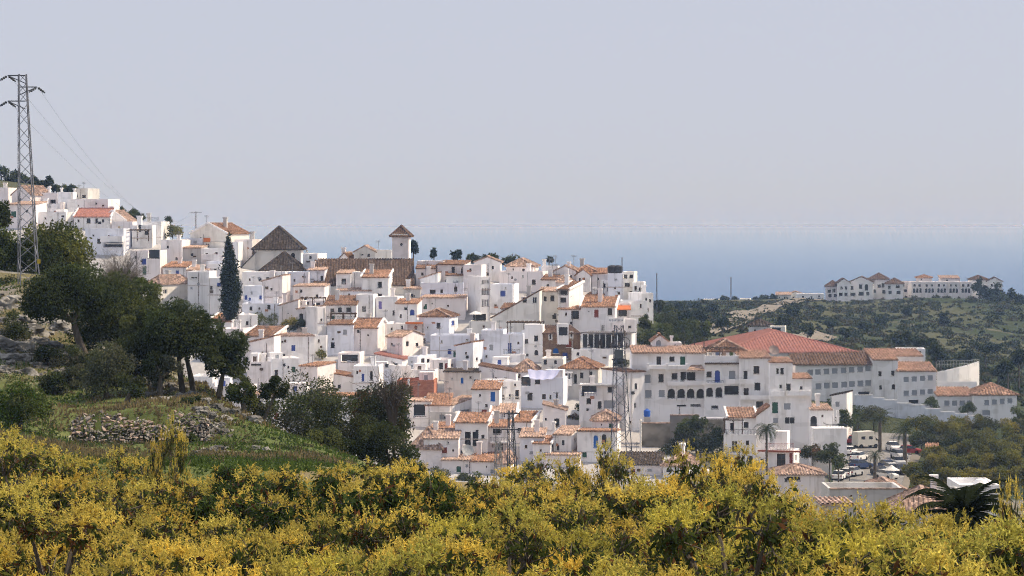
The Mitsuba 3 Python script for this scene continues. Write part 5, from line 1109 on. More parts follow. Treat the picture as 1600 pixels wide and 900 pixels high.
for lab, pts in (('grey limestone outcrop on the steep left edge', [(5, 480, 1.0), (20, 470, .9), (12, 505, .9), (35, 500, .8), (0, 540, 1.1), (28, 545, .8), (48, 480, .6), (52, 520, .8), (40, 560, .7)]),
                 ('pale rock face behind the leaning carob trunk', [(75, 500, .8), (95, 512, .9), (118, 515, .9), (140, 530, .8), (60, 535, .7), (85, 540, .7), (130, 560, .6), (150, 545, .6)]),
                 ('grey boulders at the left above the dry grass', [(15, 560, .7), (8, 580, .6), (45, 585, .6), (60, 572, .5), (75, 600, .4), (90, 556, .7), (100, 580, .5)]),
                 ('layered outcrop right of the olive shrub', [(220, 600, .7), (235, 592, .6), (245, 606, .6), (225, 618, .6), (252, 614, .5), (238, 626, .4), (260, 625, .4)]),
                 ('line of pale rocks running down the ridge', [(268, 602, .5), (280, 608, .45), (300, 618, .5), (318, 628, .5), (332, 636, .5), (346, 640, .55), (360, 646, .5), (372, 640, .5), (310, 640, .4), (325, 650, .5), (350, 655, .45), (285, 620, .35)]),
                 ('jumbled rocks at the right end of the dry stone wall', [(322, 668, .45), (334, 672, .4), (318, 682, .4), (342, 664, .35), (350, 676, .35)]),
                 ('scattered low stones in front of the dry stone wall', [(330, 705, .3), (340, 702, .35), (352, 708, .3), (310, 708, .25), (400, 700, .3), (415, 704, .25)])):
    mb = MB()
    for px, py, r in pts:
        p = hit(px, py, 105, 260); r = r * .62; mb.add(*rock_mesh(p + [0, 0, -r * .15], np.array([r * 1.35, r, r * .8]) * g_.uniform(.7, 1.3, 3), g_, .9))
        for _ in range(7): q = p + g_.normal(scale=r * 1.5, size=3); q[2] = ground(q[0], q[1]); mb.add(*rock_mesh(q, np.array([1.3, 1, .7]) * r * g_.uniform(.2, .6), g_, 1.0))
    v, f = mb.mesh(); obj('rock_outcrop', (v, f), 'limestone', smooth=20, kind='structure')
for lab, px, py, r in (('larger of two white boulders on the lower ridge', 426, 662, .6), ('smaller white boulder right below the larger one on the ridge', 464, 676, .38), ('white boulder on the ridge shoulder above the larger one', 398, 655, .3)):
    p = hit(px, py + 4, 105, 260); v, f = rock_mesh(p + [0, 0, r * .3], np.array([r * 1.3, r, r * .75]), g_); obj('boulder', (v, f), 'limestone', smooth=35, label=lab, cat='boulder')
def grass():
    g = np.random.default_rng(9); n = 42000
    px = g.uniform(-20, 560, n); D = g.uniform(80, 186, n); x = (px - 800) * K * D; z = ground(x, D)
    keep = meshkit.fbm(np.stack([x * .35, D * .3, z * 0], -1), 3) > .40
    p = np.stack([x, D, z - .02], -1)[keep]; k = meshkit.fbm(p * [.12, .1, 0] + 5, 3)
    c = np.where((k + g.normal(scale=.06, size=len(k)) > .53)[:, None], [.20, .16, .085], [.075, .115, .028]) * g.uniform(.7, 1.35, (len(p), 1))
    h = g.uniform(.07, .22, len(p)) * np.where(k > .53, 1.5, 1); a = g.uniform(0, 6.28, len(p)); d = np.stack([np.cos(a), np.sin(a), a * 0], -1) * .06
    t = p + np.stack([g.normal(size=len(p)) * .08, g.normal(size=len(p)) * .08, h], -1)
    v = np.stack([p - d, p + d, t], 1).reshape(-1, 3); obj('grass', (v, np.arange(len(v)).reshape(-1, 3)), 'leaf', color=np.repeat(c, 3, 0), kind='stuff', label='green and dry grass on the left slope', cat='grass')
grass()
def slope_scrub():
    g = np.random.default_rng(15); V, F, C, n0 = [], [], [], 0
    for i in range(900):
        px = g.uniform(-10, 520); D = g.uniform(100, 186); p = G(px, D)
        if 142 < D < 150 and px < 300 and g.random() < .8: continue
        r = g.uniform(.08, .32) * (1.5 if g.random() < .15 else 1); m = int(18 + 70 * r)
        d = g.normal(size=(m, 3)); d /= np.linalg.norm(d, axis=1, keepdims=True); d[:, 2] = np.abs(d[:, 2])
        c = np.array([(.07, .08, .045), (.10, .105, .06), (.15, .125, .075), (.06, .085, .03), (.11, .085, .055)][g.integers(0, 5)]) * g.uniform(.7, 1.2)
        v, f, cc = leaves(p + d * r * g.uniform(.3, 1, (m, 1)) * [1.3, 1.3, .8], .11, np.tile(c, (m, 1)) * g.uniform(.7, 1.3, (m, 1)), g, aspect=.5)
        V.append(v); F.append(f + n0); C.append(cc); n0 += len(v)
    obj('slope_scrub', (np.vstack(V), np.vstack(F)), 'leaf', color=np.vstack(C), kind='stuff', label='low herbs and scrub covering the near left slope', cat='scrub')
slope_scrub()
kD = thing('dry_stone_wall', 'low dry stone wall holding the grassy terrace on the left slope', 'wall')
rest, nst = MB(), 0
for row in range(12):
    px = 112 + g_.uniform(0, 3)
    while px < 328:
        w = g_.choice([g_.uniform(.05, .12), g_.uniform(.10, .30)]); rr = row / 11; y = 694 - rr * (42 + 6 * math.sin(px * .05) + 3 * math.sin(px * .21)) + g_.normal() * .9; D_ = 135.6 + rr * 1.5; s = K * D_
        if not (148 < px < 157 and rr > .5) and not (240 < px < 262 and rr > .75) and g_.random() > .06:
            q = g_.normal(size=(11, 3)); q /= np.linalg.norm(q, axis=1, keepdims=True); q = q * g_.uniform(.8, 1.15, (11, 1)) * [w * .66, .2, g_.uniform(.05, .115)]
            an = g_.normal() * .35; q = q @ np.array([[math.cos(an), 0, math.sin(an)], [0, 1, 0], [-math.sin(an), 0, math.cos(an)]])
            m_ = m3.Manifold.hull_points(q + P(px, y, D_ + g_.normal() * .09)).to_mesh(); v, f = np.array(m_.vert_properties[:, :3]), np.array(m_.tri_verts)
            c = np.array([(.34, .29, .25), (.38, .29, .235), (.20, .18, .16), (.14, .12, .105), (.25, .19, .15)][g_.integers(0, 5)]) * g_.uniform(.7, 1.25)
            if w > .13 and nst < 300: painted('stone', (v, f), c, kD); nst += 1
            else: rest.add(v, f)
        px += (w * 1.0 + .005) / s
v, f = rest.mesh(); obj('small_stones', (v, f), 'limestone', kD, kind='stuff')

# ---------------------------------------------------------------- the orchard in blossom
def avocado(seed, bloom=1.0, blades=58, width=.021, leafy=10, nb=30, per=14, greens=((.04, .06, .017), (.07, .095, .024), (.12, .135, .035)), rusty=.2, yel=((.73, .57, .115), (.69, .56, .125), (.62, .535, .12), (.73, .545, .105))):
    g = np.random.default_rng(seed); Rr, Hh = 2.35, 4.0
    d = g.normal(size=(400, 3)); d /= np.linalg.norm(d, axis=1, keepdims=True); d = d[d[:, 2] > -.25]
    bc = []
    for q in d:                                          # boughs spread evenly over the dome
        p = np.array([0, 0, 1.75]) + q * np.array([Rr * .8, Rr * .8, 1.55]) * g.uniform(.82, 1.12)
        if all(np.linalg.norm(p - o) > .74 for o in bc): bc.append(p)
        if len(bc) >= nb: break
    bc = np.array(bc); LV, LF, LC, BV, BF, BC = [], [], [], [], [], []; nl = nbv = 0; mb = MB()
    for ci, c in enumerate(bc):
        out = c - [0, 0, 1.2]; out /= np.linalg.norm(out); rb = g.uniform(.40, .62); tone = g.uniform(.75, 1.2); yc = np.array(yel[g.integers(0, len(yel))])
        u = np.linspace(0, 1, 6)[:, None]; mb.tube((1 - u) ** 2 * np.array([0, 0, .9]) + 2 * u * (1 - u) * np.array([c[0] * .4, c[1] * .4, c[2] * .9]) + u ** 2 * c, np.linspace(.07, .018, 6), 5)
        bloomy = g.random() < bloom
        for k in range(per):
            e = g.normal(size=3) * .8 + out * .8 + [0, 0, .5]; e /= np.linalg.norm(e); p = c + e * rb * np.array([1, 1, .8]) * g.uniform(.75, 1.1)
            mb.tube([c, (c + p) / 2 + g.normal(scale=.05, size=3), p], [.016, .012, .008], 3)
            # leaves hang in a whorl under the shoot
            n = int(leafy * g.uniform(.6, 1.4) * (1 if bloomy else 1.9)); lp = p - e * g.uniform(.0, .32, (n, 1)) + g.normal(scale=.05, size=(n, 3))
            col = np.array(greens)[g.integers(0, len(greens), n)] * g.uniform(.7, 1.3, (n, 1)); rs = g.random(n) < rusty * .5; col[rs] = np.array((.13, .06, .025)) * g.uniform(.6, 1.4, (rs.sum(), 1))
            v, f, cc = leaves(lp, .175, col, g, aspect=.30, down=True); LV.append(v); LF.append(f + nl); LC.append(cc); nl += len(v)
            if not bloomy and g.random() < .7: continue
            m = blades; ax = e * .7 + g.normal(scale=.5, size=(6, 3)) + [0, 0, .35]; ax /= np.linalg.norm(ax, axis=1, keepdims=True)
            j = g.integers(0, 6, m); t = g.uniform(.15, 1, m)[:, None]; L = g.uniform(.16, .28, 6)[j][:, None]
            b = p + ax[j] * t * L; sp = g.normal(size=(m, 3)) + ax[j] * .9; sp /= np.linalg.norm(sp, axis=1, keepdims=True); ln = g.uniform(.045, .085, m)[:, None] * (1.2 - .45 * t)
            wd = np.cross(sp, g.normal(size=(m, 3))); wd /= np.linalg.norm(wd, axis=1, keepdims=True) + 1e-9
            v = np.stack([b - wd * width * .5, b + wd * width * .5, b + sp * ln], 1).reshape(-1, 3); BV.append(v); BF.append(np.arange(len(v)).reshape(-1, 3) + nbv); nbv += len(v)
            cc = yc * tone * g.uniform(.7, 1.25, (m, 1)); old = g.random(m) < .06; cc[old] = np.array((.20, .13, .04)); BC.append(np.repeat(cc, 3, 0))
    tr = MB().tube([[0, 0, -.6], [.05, 0, .5], [0, .03, 1.3]], [.16, .13, .09], 8)
    return dict(trunk=mikit.ply(tr.mesh(), 'bark', True), branches=mikit.ply(mb.mesh(), 'bark', False), foliage=mikit.ply((np.vstack(LV), np.vstack(LF)), 'leaf', color=np.vstack(LC)),
                blossom=mikit.ply((np.vstack(BV), np.vstack(BF)), 'blossom_mat', color=np.vstack(BC)))
PROTO = [avocado(11), avocado(12, .92), avocado(13, .85, rusty=.6), avocado(14, .95, yel=((.60, .53, .10), (.52, .49, .11)))]
FARP = [avocado(21, .9, 32, .03, 8), avocado(22, .8, 32, .03, 9), avocado(23, .6, 32, .03, 10, rusty=.4)]
LEAFY = avocado(31, .22, 40, .022, 17, greens=((.03, .05, .014), (.05, .08, .02), (.075, .11, .03)), rusty=.15)
DARKP = avocado(32, .35, 48, .022, 12, greens=((.03, .045, .017), (.05, .07, .022), (.075, .09, .03)), rusty=.3)
EDGE = ([-200, 0, 60, 110, 170, 230, 300, 350, 420, 480, 540, 600, 680, 750, 800, 850, 930, 1000, 1060, 1130, 1200, 1260, 1300, 1360, 1420, 1500, 1600, 1800],
        [690, 675, 664, 695, 715, 722, 726, 722, 710, 696, 702, 708, 721, 742, 735, 729, 718, 724, 746, 726, 738, 752, 762, 768, 774, 788, 800, 800])
def plant(p, proto, H_, label, group='blossoming avocado orchard', wide=1.0):
    t = thing('avocado_tree', label, 'tree', group); s = H_ / 3.85
    M_ = T().translate([float(q) for q in p]) @ T().rotate([0, 0, 1], g_.uniform(0, 360)) @ T().scale([s * wide, s * wide, s])
    for n, d_ in proto.items(): copy(n, d_, t, M_, kind='stuff' if n in ('branches', 'foliage', 'blossom') else None)
rows = np.array([26.5, 30.5, 34.8, 39.3, 44, 49, 54.3, 60, 66, 72.5, 79])
for ri, D_ in enumerate(rows):
    half = 800 * K * D_; xs = np.arange(-half - 1.5 + (ri % 2) * 2.1, half + 2, 4.2); inview = 0
    for x in xs:
        x = x + g_.normal() * .35; y = D_ + g_.normal() * .4; px = x / (K * y) + 800
        ztop_back = -(np.interp(px, *EDGE) - EYE) * K * 79; zt_ = np.interp(y, [26, 79], [-3.55, ztop_back]) + g_.normal() * .28 * (1 if ri < 9 else .4)
        if px > 1270 and y > 61 - (px - 1270) * .025: continue
        if px > 1230: zt_ = np.interp(y, [26, 44, 58, 62], [-3.3, -4.5, -5.75, -6.2]) + g_.normal() * .22
        gz = float(ground(x, y)); H_ = zt_ - gz
        if H_ < 2.2: continue
        inview += 1
        pr = PROTO[g_.integers(0, 4)] if D_ < 52 else FARP[g_.integers(0, 3)]
        if D_ > 52 and (330 < px < 480 or 620 < px < 770): pr = LEAFY if g_.random() < .7 else FARP[2]
        plant((x, y, gz), pr, H_, f'avocado tree in yellow blossom, {ORD[inview - 1]} from the left in the {("front", "second", "third", "fourth", "fifth", "sixth", "seventh", "eighth", "ninth", "tenth", "hindmost")[ri]} orchard row')
for px, D_, top, pr, lab in ((264, 74, 660, FARP[0], 'slender tall yellow avocado shoot rising in front of the dry stone wall'), (1640, 38, 705, DARKP, 'dark drooping avocado tree at the right edge, hardly in bloom'), (1130, 62, 700, PROTO[0], 'tall yellow avocado tree standing before the red railed house'), (940, 70, 702, FARP[0], 'pointed yellow avocado top in front of the white arched house')):
    p = G(px, D_); plant(p, pr, -(top - EYE) * K * D_ - p[2], lab, wide=.25 if px == 1640 else .25 if px == 264 else .6 if px == 940 else .75 if px == 1130 else 1)

for px, D, cx, cy, rx, ry, lab in ((20, 186, 18, 452, 34, 22, 'low scrub bush at the foot of the pylon on the left edge'), (60, 178, 58, 480, 26, 22, 'scrub bush between pylon foot and leaning carob'), (130, 158, 128, 562, 30, 26, 'dark bush behind the olive shrub under the leaning carob'), (250, 150, 250, 575, 30, 26, 'bush filling the slope under the large dark tree'), (85, 152, 84, 600, 26, 16, 'dry scrub bush left of the olive shrub')):
    tree(lab, px, D, cx, cy, rx, ry, DARK + OLIVE, 2600, .16, 'bush', 'bush', nb=18, lo=-.9)

for px, D_, top, pr, lab in ((1345, 53, 776, PROTO[1], 'rounded yellow avocado tree left of the pink hip roof'), (1436, 52, 822, PROTO[0], 'yellow avocado tree covering the foot of the pink hip roof'), (1395, 46, 832, PROTO[2], 'low yellow avocado tree in front of the pink hip roof'), (1490, 42, 866, PROTO[3], 'low yellow avocado tree under the dark date palm'), (1545, 41, 830, PROTO[0], 'yellow avocado tree right of the dark date palm'), (1455, 38, 862, PROTO[1], 'nearest yellow avocado tree under the pink hip roof')):
    p = G(px, D_); plant(p, pr, -(top - EYE) * K * D_ - p[2], lab)
for px, py, rx, ry, lab in ((1018, 528, 16, 20, 'lower green bush on the bank below the right tip of the village'), (1034, 520, 18, 18, 'middle green bush on the bank below the right tip of the village'), (1008, 506, 10, 14, 'upper green bush on the bank below the right tip of the village'), (1050, 535, 18, 12, 'rightmost green bush on the bank behind the apartment block roof')):
    vt(lab, px, py, rx, ry, GREEN + DARK, 1300, D=497 + (540 - py) * .25)

for px, py, rx, ry, D_, lab in ((1088, 666, 16, 18, 441, 'bright bush climbing the middle of the old retaining wall'), (1112, 684, 18, 20, 439, 'bush in the corner between old wall and red railed house'), (1124, 722, 16, 18, 430, 'dark bush under the left corner of the red railed house'), (1050, 700, 18, 14, 441, 'low bush at the left foot of the old retaining wall'), (690, 746, 24, 14, 424, 'bush before the low pink roof with the satellite dish'), (732, 750, 22, 12, 424, 'low bush right of the satellite dish roof'), (650, 738, 22, 16, 424, 'bush at the foot of the pink hip roofed house'), (830, 738, 22, 12, 424, 'low bush under the lavender roofed house above the yellow trees'), (1060, 752, 20, 10, 418, 'low bush in front of the orange eaved house')):
    vt(lab, px, py, rx, ry, GREEN + OLIVE, 1500, D=D_)

for px, D_, top, pr, lab in ((716, 72, 738, LEAFY, 'leafy green avocado tree in front of the satellite dish roof'), (668, 70, 728, LEAFY, 'leafy green avocado tree in front of the pink hip roofed house'), (758, 68, 748, FARP[2], 'avocado tree at the foot of the small dark lattice mast')):
    p = G(px, D_); plant(p, pr, -(top - EYE) * K * D_ - p[2], lab, wide=.75)

for i, (px, py, rx, ry, D_) in enumerate([(1450, 668, 30, 16, 500), (1490, 676, 30, 16, 492), (1530, 684, 30, 18, 486), (1570, 690, 30, 20, 480), (1460, 708, 26, 14, 470), (1510, 704, 28, 16, 468), (1550, 702, 30, 16, 462), (1590, 706, 28, 18, 458)]):
    vt(('first', 'second', 'third', 'fourth', 'fifth', 'sixth', 'seventh', 'eighth')[i] + ' dense olive green tree filling the orchard slope between school wall and lower orchard', px, py, rx, ry, [(.15, .15, .045), (.11, .12, .04), (.18, .17, .045)], 2400, D=D_, name='orchard_tree', cat='tree', group='orchard slope below the school')

# ---------------------------------------------------------------- pylons, masts and cables
def lattice(name, label, base, top, w0, w1, panels, bar, cat='pylon', each=True, power=1.0, yaw=.3, col=(.17, .18, .19)):
    t = thing(name, label, cat); base, top = np.asarray(base, float), np.asarray(top, float)
    cs, sn = math.cos(yaw), math.sin(yaw); q = [(cs * a - sn * b, sn * a + cs * b) for a, b in ((-1, -1), (1, -1), (1, 1), (-1, 1))]
    pt = lambda u, i: base + (top - base) * u + np.array([*q[i % 4], 0]) * (w0 + (w1 - w0) * u ** power) / 2
    us = 1 - (1 - np.linspace(0, 1, panels + 1)) ** 1.15
    for i in range(4):
        mb = MB(); pts = [pt(u, i) for u in us]
        for a, b in zip(pts, pts[1:]): mb.bar(a, b, bar * 1.5)
        painted('leg', mb, col, t)
    allb = MB()
    for j in range(panels):
        for i in range(4):
            a, b = (pt(us[j], i), pt(us[j + 1], i + 1)) if (i + j) % 2 else (pt(us[j], i + 1), pt(us[j + 1], i))
            if each: painted('brace', MB().bar(a, b, bar), np.array(col) * R.uniform(.85, 1.5), t)
            else:
                allb.bar(a, b, bar); allb.bar(pt(us[j + 1], i), pt(us[j + 1], i + 1), bar * .8)
    if not each: painted('bracing', allb, col, t, kind='stuff')
    return t
Dp = 183
p1b, p1t = G(45, Dp) - [0, 0, .3], P(35, 116, Dp)
k1 = lattice('lattice_pylon', 'tall grey lattice power pylon on the rocky slope at the left edge', p1b, p1t, 1.2, .46, 17, .036, col=(.20, .21, .24))
def arm(k, D, px0, px1, py, drop=.5, ins=None, w=.07):
    a, b = P(px0, py, D), P(px1, py, D)
    painted('crossarm', MB().bar(a, b, w).bar(a + [0, 0, -drop], b, w * .8), (.15, .16, .18), k)
    for px in ins or ():
        c = P(px, py, D); sgn = 1 if px1 > px0 else -1
        for s2 in (-1, 1):
            pts = [c + np.array([s2 * .05 + q * s2 * .36, q * s2 * .5, -.04 - q * .30]) for q in np.linspace(0, 1, 8)]
            mb = MB().tube(pts, [.02, .09, .04, .09, .04, .09, .04, .05], 8)
            painted('insulator', mb, (.07, .08, .09), k)
arm(k1, Dp, 40, 12, 118, .5, (12,)); arm(k1, Dp, 30, 58, 136, .5, (58,)); arm(k1, Dp, 40, 12, 158, .5, (12,))
painted('warning_plate', MB().box(P(58, 412, Dp - .9), P(63, 405, Dp - .86)), (.5, .36, .03), k1)
cbl = {'n': 0}
pole = thing('cable_pole', 'thin cable pole beside the stone trimmed gable on the skyline', 'pole'); pb = G(306, 575); pt_ = P(306, 330, 575)
painted('shaft', lathe([(.14, -1), (.09, pt_[2] - pb[2])], pb, 7), (.2, .17, .14), pole); painted('crossarm', MB().bar(pt_ + [-1.2, 0, -.3], pt_ + [1.2, 0, -.3], .1), (.15, .14, .13), pole)
for i, (a, b) in enumerate(((P(62, 140, Dp), pt_ + [-1.1, 0, -.2]), (P(18, 122, Dp), pt_ + [0, 0, .05]), (P(18, 162, Dp), pt_ + [1.1, 0, -.2]))):
    u = np.linspace(0, 1, 40)[:, None]; pts = a + (b - a) * u - np.array([0, 0, 1]) * 4 * u * (1 - u) * 5.0
    painted('power_cable', MB().tube(pts, np.linspace(.008, .013, 40), 4), (.14, .15, .17), label=('upper right', 'top left', 'lower left')[i] + ' power cable strung from the pylon arm towards the village', cat='cable', group='power cables')
D2 = 418
k2 = lattice('lattice_pylon', 'dark lattice pylon with transformer gear in front of the white houses', G(972, D2) - [0, 0, .3], P(967, 508, D2), 3.0, 1.0, 18, .066, power=.8, col=(.075, .08, .10))
for py, w_ in ((522, 26), (541, 34), (562, 22)):
    a, b = P(967 - w_ / 2, py, D2), P(967 + w_ / 2, py, D2); painted('crossarm', MB().bar(a, b, .16).bar(a + [0, .8, 0], b + [0, .8, 0], .16), (.05, .05, .06), k2)
for px, py in ((955, 539), (967, 538), (979, 539), (958, 520), (976, 520)): painted('insulator', lathe([(.05, -.5), (.2, -.4), (.08, -.25), (.2, -.1), (.08, .05), (.2, .2), (.05, .35)], P(px, py, D2 - .7), 8), (.10, .08, .07), k2)
painted('transformer', MB().box(P(961, 560, D2 - 1.5), P(973, 546, D2 - .3)), (.10, .11, .12), k2)
u = np.linspace(-2.2, 2.4, 14); c = P(977, 536, D2 - .9); painted('cable_loop', MB().tube([c + [.65 * math.cos(w), 0, .8 * math.sin(w)] for w in u], .05, 5), (.03, .03, .03), k2)
D3 = 330
k3 = lattice('lattice_mast', 'small dark lattice mast with two crossarms above the yellow trees', G(802, D3) - [0, 0, .3], P(798, 641, D3), 1.25, .45, 14, .055, 'mast', power=.9, col=(.07, .075, .085))
for py, x0, x1 in ((646, 788, 812), (671, 783, 811)):
    a, b = P(x0, py, D3), P(x1, py, D3); painted('crossarm', MB().bar(a, b, .1), (.06, .06, .07), k3)
    for px in (x0, (x0 + x1) / 2 - 4, x1): painted('insulator', lathe([(.03, -.45), (.1, -.35), (.04, -.25), (.1, -.15), (.04, 0)], P(px, py, D3 - .05), 7), (.09, .08, .08), k3)
lattice('lattice_mast', 'pale grey lattice mast low beside the small dark mast', G(780, 345) - [0, 0, .3], P(778, 690, 345), 1.1, .5, 10, .05, 'mast', each=False, col=(.22, .22, .22))
for px, D, top, lab in ((1026, 640, 427, 'thin antenna mast rising from the trees at the right tip of the village'), (1142, 1290, 433, 'thin antenna mast standing alone on the far ridge'), (972, 600, 402, 'faint antenna mast behind the lavender end wall house')):
    lattice('antenna_mast', lab, G(px, D) - [0, 0, .5], P(px, top, D), 2.2e-4 * D * 2.4, 2.2e-4 * D * 1.1, 16, .00003 * D, 'mast', each=False, col=(.09, .10, .12))

# ---------------------------------------------------------------- car park and roads
bs('asphalt', mikit.proc(lambda p, n, uv: mix((.25, .245, .235), (.16, .155, .15), fbm(p.x * .4, p.y * .3, 0, 4)) * (.85 + .3 * noise(p.x * 7, p.y * 7))), .95, .1)
bs('track', mikit.proc(lambda p, n, uv: mix((.22, .20, .17), (.14, .125, .10), fbm(p.x * .1, p.y * .1, 0, 3))), .95, .1)
bs('roadpaint', (.7, .7, .68), .8, .1)
def sheet(name, pts, mat, lift, n=24, kind='structure'):
    L_, R_ = np.array(pts[0], float), np.array(pts[1], float); u = np.linspace(0, 1, n); s = np.linspace(0, len(L_) - 1, len(L_) * 6)
    it = lambda A: np.stack([np.interp(s, np.arange(len(A)), A[:, k]) for k in (0, 1)], -1)
    A, B = it(L_), it(R_); g = A[:, None] * (1 - u[None, :, None]) + B[:, None] * u[None, :, None]; z = ground(g[..., 0], g[..., 1]) + lift
    v = np.concatenate([g, z[..., None]], -1).reshape(-1, 3); i = np.arange(len(s) * n).reshape(len(s), n)
    f = np.stack([i[:-1, :-1], i[:-1, 1:], i[1:, 1:], i[1:, :-1]], -1).reshape(-1, 4); return obj(name, (v, f), mat, kind=kind)
X_ = lambda px, D: ((px - 800) * K * D, D)
sheet('car_park', ([X_(1300, 428), X_(1302, 450), X_(1308, 480), X_(1314, 508)], [X_(1404, 428), X_(1412, 450), X_(1424, 480), X_(1424, 508)]), 'asphalt', .06)
sheet('pavement', ([X_(1404.5, 428), X_(1412.5, 450), X_(1424.5, 480)], [X_(1416, 428), X_(1424, 450), X_(1440, 480)]), 'track', .18)
for i in range(7):
    a = X_(1392, 452 + i * 5.4); v, f = MB().box([a[0], a[1], 0], [a[0] + 4.6, a[1] + .14, .004]).mesh(); v[:, 2] += ground(v[:, 0], v[:, 1]) + .075; obj('bay_line', (v, f), 'roadpaint', kind='structure')
def road(name, pts, w, mat, lift=.35):
    A = np.array([X_(*q) for q in pts]); t = np.gradient(A, axis=0); t /= np.linalg.norm(t, axis=1, keepdims=True); n = np.stack([-t[:, 1], t[:, 0]], -1) * w / 2
    sheet(name, (A + n, A - n), mat, lift, 4)
road('road', [(1095, 700), (1120, 745), (1140, 800), (1160, 880), (1185, 980), (1215, 1120), (1250, 1270)], 7, 'track', .6)
road('road', [(1135, 905), (1180, 1010), (1210, 1060), (1250, 1180), (1285, 1225)], 4, 'track', .6)
road('path', [(1218, 735), (1240, 770), (1265, 790), (1288, 840)], 8, 'track', .8)

# ---------------------------------------------------------------- cars
bs('tyre', (.02, .02, .02), .9, .2); bs('lamp', (.6, .6, .58), .2, .6)
def hullm(p): m = m3.Manifold.hull_points(np.asarray(p, float)).to_mesh(); return np.array(m.vert_properties[:, :3]), np.array(m.tri_verts)
def sec(x, y0, z0, z1, y1=None): return [(x, s * (y0 if z == z0 else (y1 or y0)), z) for s in (-1, 1) for z in (z0, z1)]
CARP = {'body': hullm(sec(-2.05, .78, .32, .80) + sec(-1.95, .84, .25, .92, .80) + sec(1.9, .84, .25, .74, .78) + sec(2.1, .74, .34, .66) + sec(.9, .86, .22, .93, .82)),
        'windows': hullm(sec(-1.75, .80, .90, .92) + sec(-1.35, .80, .9, 1.40, .62) + sec(.1, .80, .9, 1.42, .62) + sec(.98, .80, .9, .92)), 'roof': hullm(sec(-1.42, .66, 1.385, 1.40) + sec(.15, .66, 1.385, 1.42) + sec(-.6, .60, 1.385, 1.47))}
def car(label, px, py, col, az, scale=1.0, name='car', tall=1.0):
    p = hit(px, py + 6, 405); p[2] += .08
    t = thing(name, label, 'car' if name == 'car' else name, 'cars in the car park' if name == 'car' else None)
    def M(v): v = np.asarray(v, float) * [scale, scale, scale * tall]; a = math.radians(az); return np.stack([v[:, 0] * math.cos(a) - v[:, 1] * math.sin(a), v[:, 0] * math.sin(a) + v[:, 1] * math.cos(a), v[:, 2]], -1) + p
    for n in ('body', 'windows', 'roof'):
        v, f = CARP[n]
        if n == 'windows': obj(n, (M(v), f), 'pane', t)
        else: painted(n, (M(v), f), col, t)
    for x in (-1.3, 1.3):
        for s in (-1, 1):
            v, f = lathe([(0, -.1), (.31, -.1), (.31, .1), (0, .1)], (0, 0, 0), 12); v = v[:, [0, 2, 1]] + [x, s * .78, .31]; obj('wheel', (M(v), f), 'tyre', t)
    for s in (-1, 1):
        obj('headlight', (M(MB().box((1.98, s * .58 - .14, .56), (2.1, s * .58 + .14, .68)).mesh()[0]), BOXF), 'lamp', t); painted('tail_light', (M(MB().box((-2.08, s * .62 - .1, .6), (-1.99, s * .62 + .1, .82)).mesh()[0]), BOXF), (.3, .02, .02), t)
    return t
WH, SI, BL, DK, RD = (.75, .75, .74), (.42, .43, .44), (.03, .05, .12), (.04, .04, .045), (.25, .03, .03)
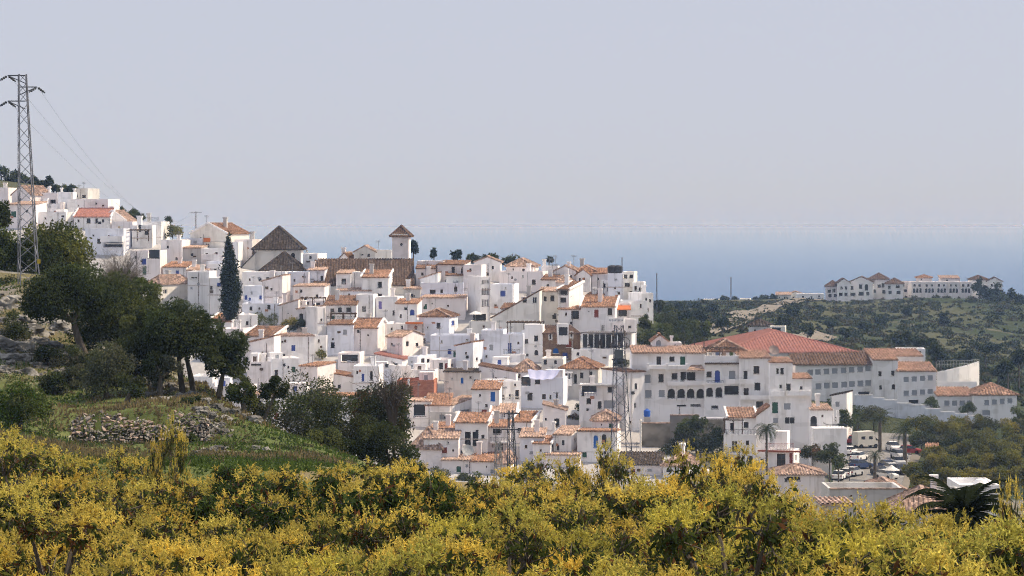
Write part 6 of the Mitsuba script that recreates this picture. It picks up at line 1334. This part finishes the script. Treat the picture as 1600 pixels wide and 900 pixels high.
for lab, px, py, c_, az in (('dark grey car in the far left corner of the car park by the white wall', 1324, 682, DK, 80), ('red car squeezed in between the dark grey car and the camper', 1334, 688, RD, 75), ('white car in the left file just below the white wall corner', 1328, 705, WH, 70), ('second white car behind the first in the left file', 1342, 714, WH, 62), ('dark blue car pointing out of the left file', 1345, 727, BL, 40), ('white car nearest the hillside bushes at the lower left', 1311, 744, WH, 75), ('white car beside it left of the lamp post', 1321, 740, WH, 78), ('pale silver car right of the lamp post', 1334, 738, SI, 60), ('tall white car at the head of the right file', 1396, 700, WH, -80), ('grey car half hidden behind the tall white car', 1405, 712, SI, -75), ('silver car in the middle of the right file by the palm trunk', 1404, 722, SI, -85), ('dark blue car in the right file left of the silver one', 1388, 728, BL, -70), ('dark car close to the short palm in the right file', 1377, 738, DK, -65), ('white car nearest the pink roof in the right file', 1386, 743, WH, -60), ('small white car parked in front of the dark blue one', 1395, 733, WH, -75), ('dark grey car at the lower right corner of the car park', 1406, 735, DK, -85), ('red car on the street edge right of the palm trunk', 1422, 704, RD, -20)):
    car(lab, px, py, c_, az, tall=1.12 if 'tall' in lab else 1.0)
p = hit(1349, 700, 405); kc = thing('camper', 'large off white camper van parked under the palms', 'camper'); M = lambda v: np.asarray(v) @ np.array([[.94, .34, 0], [-.34, .94, 0], [0, 0, 1]]) + p
v, f = hullm(sec(-1.6, 1.1, .5, 2.75) + sec(1.5, 1.1, .5, 2.85)); painted('body', (M(v), f), (.66, .64, .58), kc); v, f = hullm(sec(1.5, 1.0, .4, 1.9) + sec(2.6, .95, .4, 1.1)); painted('cab', (M(v), f), (.62, .6, .55), kc)
v, f = hullm(sec(1.75, .99, 1.25, 1.75) + sec(2.35, .97, 1.22, 1.3)); obj('windscreen', (M(v + [.06, 0, .02]), f), 'pane', kc)
for x in (-.9, .5): obj('window', (M(MB().box((x, -1.12, 1.5), (x + .7, -1.09, 2.0)).mesh()[0]), BOXF), 'pane', kc)
for x in (-.9, 1.8):
    for s in (-1, 1): v, f = lathe([(0, -.12), (.36, -.12), (.36, .12), (0, .12)], (0, 0, 0), 12); obj('wheel', (M(v[:, [0, 2, 1]] + [x, s * 1.0, .36]), f), 'tyre', kc)
p = hit(1327, 752, 405); kl = thing('lamp_post', 'dark lamp post between the white cars at the lower left', 'lamp post'); painted('post', lathe([(.07, 0), (.05, 4.2)], p, 7), (.05, .05, .055), kl); painted('arm', MB().bar(p + [0, 0, 4.1], p + [.7, 0, 4.3], .07), (.05, .05, .055), kl); painted('lantern', MB().box(p + [.5, -.12, 4.2], p + [.95, .12, 4.36]), (.3, .3, .3), kl)
p = hit(1393, 752, 405); kp = thing('parasol', 'white parasol standing between the cars of the right file', 'parasol'); painted('canopy', lathe([(1.3, 1.7), (.6, 2.1), (.02, 2.5), (.02, 2.45), (.6, 2.05), (1.3, 1.7)], p, 8), (.75, .74, .7), kp); painted('pole', lathe([(.04, 0), (.04, 2.4)], p, 6), (.3, .3, .3), kp)
